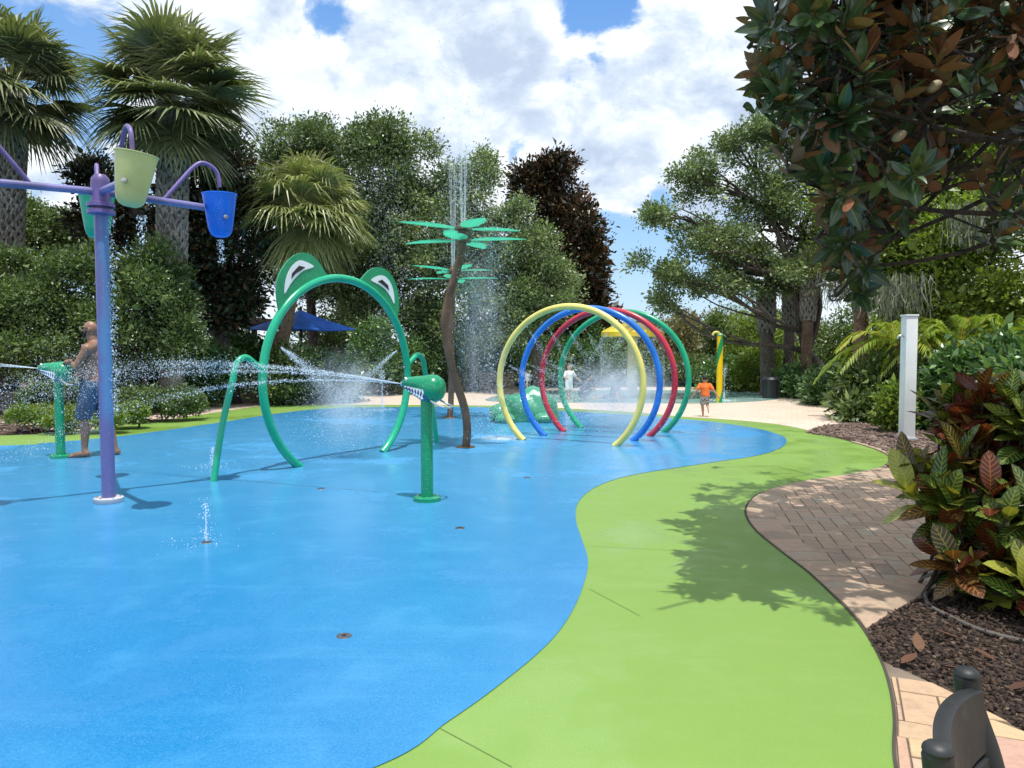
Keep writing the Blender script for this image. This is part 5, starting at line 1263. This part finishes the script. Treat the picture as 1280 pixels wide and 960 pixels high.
body = [('t', [K(.01, 0, .97), K(-.03, 0, 1.10), K(-.05, 0, 1.24), K(-.01, 0, 1.40), K(.015, 0, 1.50)], [.165, .172, .178, .168, .10], .98),
        ('b', K(-.09, 0, 1.13), (.125, .15, .14)), ('b', K(-.05, -.08, 1.38), (.10, .09, .085)), ('b', K(-.05, .08, 1.38), (.10, .09, .085)),
        ('b', K(.09, 0, .95), (.11, .15, .13)), ('t', [K(.02, -.05, 1.50), K(.02, -.20, 1.46)], [.075, .078]), ('t', [K(.02, .05, 1.50), K(.02, .20, 1.46)], [.075, .078]),
        ('t', [K(.01, 0, 1.50), K(-.025, 0, 1.62)], [.072, .066]),
        ('b', K(-.035, 0, 1.725), (.098, .078, .112)), ('t', [K(-.07, 0, 1.68), K(-.105, 0, 1.64)], [.062, .04]), ('t', [K(-.125, 0, 1.735), K(-.148, 0, 1.70)], [.012, .017]),
        ('b', K(-.11, 0, 1.755), (.03, .06, .015)), ('b', K(-.02, -.078, 1.71), (.022, .012, .034)), ('b', K(-.02, .078, 1.71), (.022, .012, .034))]
for s, h, k, a in ((-1, hip[0], knee[0], ank[0]), (1, hip[1], knee[1], ank[1])):
    body += [('t', [h, h.lerp(k, .5), k], [.105, .088, .062]), ('t', [k, k.lerp(a, .35) + Vector((.02, 0, 0)), a], [.058, .064, .038]),
             ('t', [a + Vector((.03, 0, -.06)), a + Vector((-.06, s * .0, -.07)), a + Vector((-.17, s * .015, -.09))], [.045, .043, .03]), ('t', [a, a + Vector((.02, 0, -.06))], [.04, .044])]
    for i in range(5): body.append(('t', [a + Vector((-.16, s * .015 + (-.036 + .018 * i), -.092)), a + Vector((-.215 + .008 * abs(i - 1), s * .015 + (-.042 + .021 * i), -.10))], [.013, .011]))
HZ = 1.235
gr = [Vector(P(76, 573)) + Vector((.235, -.10, HZ - .10)), Vector(P(76, 573)) + Vector((.20, .10, HZ - .09))]
top_hand = Vector(P(76, 573)) + Vector((.12, -.06, HZ + .085))
for s, sh, el, wr, tg in ((-1, K(.02, -.21, 1.455), K(-.10, -.27, 1.22), top_hand + Vector((.13, -.02, .02)), top_hand), (1, K(.02, .21, 1.455), K(-.12, .26, 1.20), gr[1] + Vector((.09, .02, .03)), gr[1])):
    body += [('t', [sh, sh.lerp(el, .5), el], [.062, .054, .044]), ('t', [el, el.lerp(wr, .35), wr], [.045, .043, .028])]
    body += hand(wr, (tg - wr), (-.15, 0, -1), .19, .5, s)
b = blend('body', body, .0085, S_m, t, 5)
sh_caps = [('t', [K(.01, 0, .98), K(-.015, 0, 1.06)], [.185, .182], .97), ('b', K(.09, 0, .95), (.125, .165, .14))]
for h, k in zip(hip, knee): sh_caps.append(('t', [h, h.lerp(k, .5), h.lerp(k, .98)], [.13, .118, .112]))
blend('shorts', sh_caps, .012, M_shorts, t, 4, [(hip[0].lerp(knee[0], 1.02), Vector((0, 0, -1))), (K(0, 0, 1.05), Vector((.2, 0, 1)))])
blend('beard', [('t', [K(-.06, -.062, 1.70), K(-.105, -.03, 1.645), K(-.122, 0, 1.632), K(-.105, .03, 1.645), K(-.06, .062, 1.70)], [.016, .028, .032, .028, .016]), ('t', [K(-.135, -.03, 1.682), K(-.141, 0, 1.687), K(-.135, .03, 1.682)], [.010, .012, .010])], .007, M_beard, t, 3)
gl = MB()
for s in (-1, 1): gl.ball(K(-.128, s * .036, 1.742), (.010, .028, .020), 14, 8).tube([K(-.118, s * .062, 1.748), K(-.03, s * .084, 1.738)], .004, 6)
gl.tube([K(-.134, -.012, 1.746), K(-.134, .012, 1.746)], .004, 6).build('sunglasses', M_dark, t)
w_ = top_hand + Vector((.155, -.022, .024)); MB().tube([w_ - Vector((.012, 0, 0)), w_ + Vector((.012, 0, .003))], .037, 16).build('wrist_band', M_dark, t)

# ---- children by the pool
def child(label, px, py, hgt, face, pose, shirt, shorts, skin=None, hair=None):
    o = P(px, py); t = thing('person', label, 'person', o); k = hgt; fx, fy = math.sin(face), math.cos(face)
    def Q(r, f, z): return Vector((o.x + (r * fy + f * fx) * k, o.y + (-r * fx + f * fy) * k, z * k))    # r: its right, f: ahead
    sk = skin or S_k
    if pose == 'run':
        hips = [Q(-.05, 0, .47), Q(.05, 0, .47)]; kn = [Q(-.055, .05, .27), Q(.06, .09, .30)]; an = [Q(-.04, .0, .05), Q(.065, -.10, .20)]; ft = [Q(-.04, .10, .02), Q(.07, -.14, .115)]
        ps, ch, nk = Q(0, 0, .49), Q(0, .03, .70), Q(0, .04, .79); hd = Q(0, .05, .89); el = [Q(-.19, -.03, .62), Q(.19, -.02, .62)]; wr = [Q(-.27, .02, .50), Q(.28, .0, .50)]
    elif pose == 'stand':
        hips = [Q(-.05, 0, .47), Q(.05, 0, .47)]; kn = [Q(-.055, .02, .26), Q(.055, .02, .26)]; an = [Q(-.06, 0, .045), Q(.06, 0, .045)]; ft = [Q(-.065, .10, .02), Q(.065, .10, .02)]
        ps, ch, nk = Q(0, 0, .49), Q(0, .02, .70), Q(0, .02, .79); hd = Q(0, .03, .89); el = [Q(-.20, .02, .62), Q(.18, .04, .60)]; wr = [Q(-.28, .10, .52), Q(.17, .15, .58)]
    elif pose == 'squat':
        hips = [Q(-.06, -.06, .17), Q(.06, -.06, .17)]; kn = [Q(-.09, .16, .26), Q(.09, .16, .26)]; an = [Q(-.07, .0, .045), Q(.07, .0, .045)]; ft = [Q(-.08, .10, .02), Q(.08, .10, .02)]
        ps, ch, nk = Q(0, -.06, .2), Q(0, .05, .40), Q(0, .09, .49); hd = Q(0, .13, .58); el = [Q(-.16, .14, .33), Q(.16, .14, .33)]; wr = [Q(-.10, .26, .2), Q(.10, .26, .2)]
    else:      # sitting with legs out
        hips = [Q(-.06, 0, .08), Q(.06, 0, .08)]; kn = [Q(-.08, .22, .12), Q(.08, .22, .10)]; an = [Q(-.08, .42, .05), Q(.08, .42, .05)]; ft = [Q(-.08, .46, .11), Q(.08, .46, .11)]
        ps, ch, nk = Q(0, 0, .1), Q(0, -.02, .31), Q(0, .0, .40); hd = Q(0, .02, .50); el = [Q(-.16, -.06, .2), Q(.16, -.06, .2)]; wr = [Q(-.20, -.12, .05), Q(.20, -.12, .05)]
    sh = [ch.lerp(nk, .55) + (Q(-.105, 0, 0) - Q(0, 0, 0)), ch.lerp(nk, .55) + (Q(.105, 0, 0) - Q(0, 0, 0))]; fw = Vector((fx, fy, 0))
    bd = [('t', [ps, ps.lerp(ch, .5), ch, nk], [.085 * k, .08 * k, .085 * k, .04 * k]), ('t', [nk, hd], [.036 * k, .036 * k]), ('b', hd, (.068 * k, .068 * k, .082 * k)), ('b', hd + fw * .07 * k + Vector((0, 0, -.012 * k)), .011 * k),
          ('b', hd + Vector((fy, -fx, 0)) * .068 * k, (.012 * k, .012 * k, .02 * k)), ('b', hd - Vector((fy, -fx, 0)) * .068 * k, (.012 * k, .012 * k, .02 * k))]
    for i, s in ((0, -1), (1, 1)):
        bd += [('t', [hips[i], kn[i]], [.056 * k, .036 * k]), ('t', [kn[i], kn[i].lerp(an[i], .4), an[i]], [.036 * k, .035 * k, .022 * k]), ('t', [an[i], ft[i]], [.024 * k, .018 * k]), ('t', [sh[i], el[i]], [.036 * k, .027 * k]), ('t', [el[i], wr[i]], [.027 * k, .018 * k])]
        bd += hand(wr[i], (wr[i] - el[i]), fw, .105 * k, .3, s)
    blend('body', bd, .009 * max(.8, k), sk, t, 4)
    hu = hd + Vector((0, 0, .022 * k)) - fw * .014 * k; blend('hair', [('b', hu, (.071 * k, .071 * k, .076 * k))], .01, hair or M_hair, t, 2, [(hd + fw * .02 * k, (fw * 1.0 + Vector((0, 0, -.75))))])
    if shirt is not None:
        sc2 = [('t', [ps + (ch - ps) * .02, ps.lerp(ch, .5), ch, ch.lerp(nk, .62)], [.108 * k, .102 * k, .102 * k, .07 * k])]
        for i in (0, 1): sc2.append(('t', [sh[i].lerp(ch, .3), sh[i], sh[i].lerp(el[i], .72)], [.05 * k, .05 * k, .046 * k]))
        blend('shirt', sc2, .011, shirt, t, 3)
    if shorts is not None:
        sc3 = [('t', [ps - (ch - ps) * .12, ps + (ch - ps) * .12], [.10 * k, .10 * k])]
        for i in (0, 1): sc3.append(('t', [hips[i], hips[i].lerp(kn[i], .85)], [.068 * k, .058 * k]))
        blend('shorts', sc3, .011, shorts, t, 3)
    return t
def patterned():
    m, g = newmat('patterned_shorts'); v = g.n('ShaderNodeTexVoronoi', {'Vector': geopos(g), 'Scale': 22.0})
    c = g.mix(g.ss(v.outputs['Distance'], .42, .36), c3(.45, .42, .42), c3(.03, .03, .10)); g.out(pbsdf(g, Base_Color=c, Roughness=.8).outputs[0]); return m
M_or = paint('orange_shirt', (.85, .16, .015), .75, .12); M_wh = paint('white_shirt', (.78, .78, .8), .75, .05); M_nv = paint('dark_swimwear', (.03, .035, .06), .6)
child('small boy in an orange shirt and patterned shorts running toward the pool', 881, 521, .93, .15, 'run', M_or, patterned())
child('child in a white shirt standing in the pool behind the green ring', 711, 499, 1.05, 2.6, 'stand', M_wh, M_wh)
child('child squatting in the shallow pool right of the white shirt child', 731, 501, 1.15, 1.2, 'squat', M_nv, M_nv)
child('person in dark swimwear sitting low in the pool left of the mushroom post', 768, 502, 1.35, -1.3, 'sit', M_nv, M_nv)

# ================================================================== WATER IN THE AIR
def watermat(name, a=.75, em=.0):
    m, g = newmat(name)
    b = pbsdf(g, Base_Color=(.88, .93, .97, 1), Roughness=.12, IOR=1.33); tr = g.n('ShaderNodeBsdfTranslucent', {'Color': (.9, .95, 1, 1)}); tp = g.n('ShaderNodeBsdfTransparent', {'Color': (.97, .99, 1, 1)})
    x = g.n('ShaderNodeMixShader', {0: .45, 1: b.outputs[0], 2: tr.outputs[0]}); g.out(g.n('ShaderNodeMixShader', {0: 1 - a, 1: x.outputs[0], 2: tp.outputs[0]}).outputs[0]); return m
M_drop = watermat('water_drops', .75); M_jet = watermat('water_jet', .6); M_fine = watermat('fine_spray', .55)
OCT = np.array([(1, 0, 0), (0, 1, 0), (-1, 0, 0), (0, -1, 0), (0, 0, 1), (0, 0, -1)], float); OF = [(0, 1, 4), (1, 2, 4), (2, 3, 4), (3, 0, 4), (1, 0, 5), (2, 1, 5), (3, 2, 5), (0, 3, 5)]
def drops(name, label, Pts, size, mat, jets=None, group=None, stretch=None):
    Pts = np.asarray(Pts); keep = Pts[:, 2] > .014; Pts = Pts[keep]; n = len(Pts); s = (size * R.lognormal(0, .4, n)) if np.isscalar(size) else size[keep]
    V = Pts[:, None, :] + OCT[None] * s[:, None, None] * np.array([1, 1, 1.25]); V = V.reshape(-1, 3); Fq = (np.arange(n)[:, None, None] * 6 + np.array(OF)[None]).reshape(-1, 3)
    me = bpy.data.meshes.new(name); nv = len(V); fl = len(Fq); jv, jf = [], []
    if jets:
        mb = MB()
        for pts, r in jets: mb.tube(pts, r, 7)
        jv, jf = mb.v, mb.f
    me.from_pydata(list(map(tuple, V)) + jv, [], [tuple(q) for q in Fq.tolist()] + [tuple(i + nv for i in q) for q in jf])
    me.update(); o = link(name, me, mat); return tag(o, label, 'water spray', group, 'stuff')
def ballistic(p, v, n, T, spread, t0=.0, g_=9.8, drag=.0):
    tt = R.uniform(t0, T, n); vv = np.array(v) * (1 + R.normal(0, spread * .6, (n, 1))) + R.normal(0, spread * np.linalg.norm(v), (n, 3)) * .55
    out = np.array(p) + vv * tt[:, None]; out[:, 2] -= .5 * g_ * tt ** 2; return out
def path(p, v, T, n=14): 
    return [Vector(p) + Vector(v) * (T * i / n) + Vector((0, 0, -4.9 * (T * i / n) ** 2)) for i in range(n + 1)]
# cannon streams
n2 = CM2 @ Vector((.29, 0, .03)); a2 = (CM2.to_3x3() @ Vector((1, 0, .0))).normalized(); pts = []; jets = []
for (da, up, vel) in ((0, .105, 13), (.015, .085, 12.5), (-.02, .03, 11), (.01, .12, 13)):
    v = (a2 + Vector((0, 0, up)) + Vector((-a2.y, a2.x, 0)) * da).normalized() * vel
    pts.append(ballistic(n2, v, 1500, .62, .016, .01)); pts.append(ballistic(n2, v, 700, .25, .010, .005)); jets.append((path(n2, v, .05), [.0035 * (1 - i / 18) for i in range(15)]))
    pts.append(ballistic(n2, v, 900, .55, .045, .15))
drops('water_spray', 'jets of water shooting left from the near alligator cannon', np.concatenate(pts), .0026, M_drop, jets)
n1 = CM1 @ Vector((.29, 0, .03)); a1 = (CM1.to_3x3() @ Vector((1, 0, 0))).normalized(); pts = []; jets = []
for (da, up) in ((0, .06), (.02, .03), (-.03, .085)):
    v = (a1 + Vector((0, 0, up)) + Vector((-a1.y, a1.x, 0)) * da).normalized() * 12; pts.append(ballistic(n1, v, 900, .4, .016, .01)); jets.append((path(n1, v, .11), [.0035 * (1 - i / 18) for i in range(15)]))
pts.append(np.array(n1) + R.normal(0, 1, (900, 3)) * np.array([.35, .3, .35]) + np.array([.35, -.1, -.25]))
drops('water_spray', 'jets of water leaving the left cannon toward the photo edge', np.concatenate(pts), .0026, M_drop, jets)
# splashing drops around the man
pts = np.array([mx - .0, my - .2, 1.05]) + R.normal(0, 1, (1500, 3)) * np.array([.36, .25, .30]); drops('water_spray', 'drops splashing around the man and the blue post', pts, .0025, M_drop)
# frog arch nozzle fans meeting in mid ring
def fan(p, tgt, n, sp, Lmax=1.0):
    p = np.array(p); d_ = np.array(tgt) - p; u = R.uniform(.03, Lmax, n) ** .8; q = p + d_ * u[:, None] + R.normal(0, 1, (n, 3)) * (sp * (u ** 1.1))[:, None]; q[:, 2] -= .18 * u ** 2; return q
zc = Vector((0, 0, fz)); mid = fc + zc + Vector((0, 0, -.12)); A = fc + zc + fd * (fr * math.cos(2.62)) * .97 + Vector((0, 0, fr * math.sin(2.62) * .7)); B_ = fc + zc + fd * (fr * math.cos(.45)) * .97 + Vector((0, 0, fr * .30))
pts = [fan(A, mid + Vector((.1, .1, -.15)), 4500, .13, 1.1), fan(B_, mid + Vector((.05, 0, .0)), 2000, .07, 1.1), np.array(mid) + R.normal(0, 1, (4000, 3)) * np.array([.30, .34, .28]) + np.array([0, 0, -.1]), np.array(mid) + R.normal(0, 1, (2600, 3)) * np.array([.32, .36, .40]) + np.array([-.1, 0, -.55])]
drops('water_spray', 'fans of fine spray meeting inside the frog ring', np.concatenate(pts), .0023, M_fine)
# flower pole jets
for tp, lab, hh in ((ftop1, 'tall water jets rising from the nearer brown flower post', 1.25), (ftop2, 'tall water jets rising from the farther flower post', 2.2)):
    pts, jets = [], []
    for k in range(4):
        a = k * PI / 2 + .5; v0 = math.sqrt(2 * 9.8 * hh * R.uniform(.8, 1.1)); v = Vector((math.cos(a) * .10, math.sin(a) * .10, v0)); p0 = tp + Vector((math.cos(a) * .03, math.sin(a) * .03, .12))
        jets.append((path(p0, v, v0 / 9.8 * .8), [.007 * (1 - i / 20) for i in range(15)])); pts.append(ballistic(p0, v, 450, v0 / 9.8 * 2.4, .02, .2)); pts.append(ballistic(p0, v * 1.05, 500, v0 / 9.8 * 3.0, .05, v0 / 9.8 * .8))
    pts.append(np.array(tp) + R.normal(0, 1, (1800, 3)) * np.array([.42, .4, .55]) + np.array([.25, 0, .35]))
    pts.append(np.stack([tp.x + R.normal(.45, .18, 5200), tp.y + R.normal(0, .2, 5200), tp.z * R.uniform(0, 1, 5200) + .1], 1)); pts.append(np.stack([tp.x + .42 + R.normal(0, .03, 900), tp.y + R.normal(0, .05, 900), tp.z * R.uniform(.1, 1, 900)], 1))
    if tp is ftop2: pts.append(np.stack([tp.x - 1.4 + R.normal(0, .22, 3200), tp.y + R.normal(0, .3, 3200), R.uniform(.3, 5.2, 3200)], 1))
    drops('water_spray', lab, np.concatenate(pts), .0029, M_fine, jets)
# very high drops against the sky
pts = np.stack([ftop1.x + R.normal(0, .22, 200), ftop1.y + R.normal(0, .2, 200), R.uniform(4.6, 7.0, 200)], 1); drops('water_spray', 'scattered drops high above the flower posts against the sky', pts, .007, M_drop)
# ring mist
rc = (P(655, 551) + P(768, 558)) / 2 + Vector((.372, .622, 0)) * 2.4; pts = [np.array([rc.x, rc.y, .55]) + R.normal(0, 1, (11000, 3)) * np.array([.62, .8, .36]), np.array([rc.x + .5, rc.y + 2.5, .35]) + R.normal(0, 1, (6000, 3)) * np.array([1.0, 1.6, .35])]
for i in range(4):
    cc = (P(655, 551) + P(768, 558)) / 2 + Vector((.372, .622, 0)) * i; dv = (P(768, 558) - P(655, 551)).normalized()
    for a in (.25, .9, 2.24, 2.89):
        p0 = cc + dv * (1.16 * math.cos(a)) + Vector((0, 0, .95 + 1.16 * math.sin(a))); pts.append(fan(p0, cc + Vector((0, 0, .85)), 900, .12, 1.1))
drops('water_spray', 'white mist of fine spray hanging inside the row of rings', np.concatenate(pts), .0026, M_fine)
def mist(label, c, r, dens, fall=1.0):
    m, g = newmat('mist_air'); p = g.n('ShaderNodeTexCoord').outputs['Object']
    L = g.vm('LENGTH', p); n = g.noise(p, 2.2, 4, .6)
    d_ = g.m('MULTIPLY', g.m('MULTIPLY', g.ss(L, 1.0, .05), g.ss(n, .30, .72)), dens)
    v = g.n('ShaderNodeVolumePrincipled', {'Color': (.93, .96, 1, 1), 'Density': d_, 'Anisotropy': .0}); g.out(None, v.outputs[0])
    o = MB().ball((0, 0, 0), 1.0, 24, 14).build('mist', m); o.location = c; o.scale = r; return tag(o, label, 'mist', None, 'stuff')
mist('soft cloud of mist hanging inside the row of rings', (rc.x + .25, rc.y + .6, .62), (1.15, 1.7, .85), 1.1)
mist('soft mist where the spray fans meet in the frog ring', (fc.x + .05, fc.y + .05, fz - .30), (.62, .62, .85), 1.5)
mist('thin mist drifting right of the brown flower posts', (ftop2.x + .5, ftop2.y, 2.0), (.75, .7, 2.6), .35)
# mushroom curtain
mt = P(790, 497); zb = at(790, 420, mt.y).z; a = R.uniform(0, 2 * PI, 7000); pts = np.stack([mt.x + cr * 1.0 * np.cos(a), mt.y + cr * np.sin(a), zb * R.uniform(0, 1, 7000) ** .8], 1) + R.normal(0, .02, (7000, 3))
drops('water_spray', 'curtain of drops falling round the yellow mushroom shower', pts, .0042, M_fine)
# bubbling floor jets
for (px, py, hh, nn, lab) in ((258, 677, .30, 160, 'thin bubbling floor jet right of the bucket tower base'), (266, 583, .22, 260, 'splashing floor jet beside the frog support leg'), (659, 503, .75, 700, 'white bubbling jet at the pool edge behind the turtle'), (625, 548, .05, 500, 'low white splash on the floor left of the yellow ring'), (478, 512, .9, 400, 'thin floor jet beyond the frog ring right leg'), (905, 500, .9, 350, 'thin water jet beside the yellow spiral post')):
    p = P(px, py, .02); v0 = math.sqrt(2 * 9.8 * hh); pts = [ballistic(p, (0, 0, v0), nn, v0 / 9.8 * 2, .05), ballistic(p, (0, 0, v0 * .5), nn // 2, .2, .3), np.stack([p.x + R.normal(0, .16, nn // 2), p.y + R.normal(0, .16, nn // 2), R.uniform(.015, .03, nn // 2)], 1)]
    if hh < .1: pts = [np.stack([p.x + R.normal(0, .16, nn * 3), p.y + R.normal(0, .12, nn * 3), .014 + abs(R.normal(0, .012, nn * 3))], 1)]
    drops('water_spray', lab, np.concatenate(pts), .0024 if p.y < 10 else .0045, M_drop, [(path(p, (0, 0, v0), v0 / 9.8 * .9), [.006 * (1 - i / 18) for i in range(15)])] if hh > .1 else None)
# water running from the buckets
pts = []
for k, n in (('green', 420), ('yellow', 120), ('blue', 160)):
    dv = dirs[k]; c = hub + dv * 1.1 + Vector((0, 0, -.36)); pts.append(np.array(c) + np.stack([R.normal(0, .02, n) + .06, R.normal(0, .02, n), -R.uniform(0, 1, n) ** 1.4 * (.75 if k == 'green' else .25)], 1))
pts.append(np.array(base) + np.stack([R.normal(.09, .02, 600), R.normal(0, .02, 600), R.uniform(.9, 2.8, 600)], 1))
drops('water_spray', 'drops trickling from the buckets of the purple tower', np.concatenate(pts), .004, M_drop)
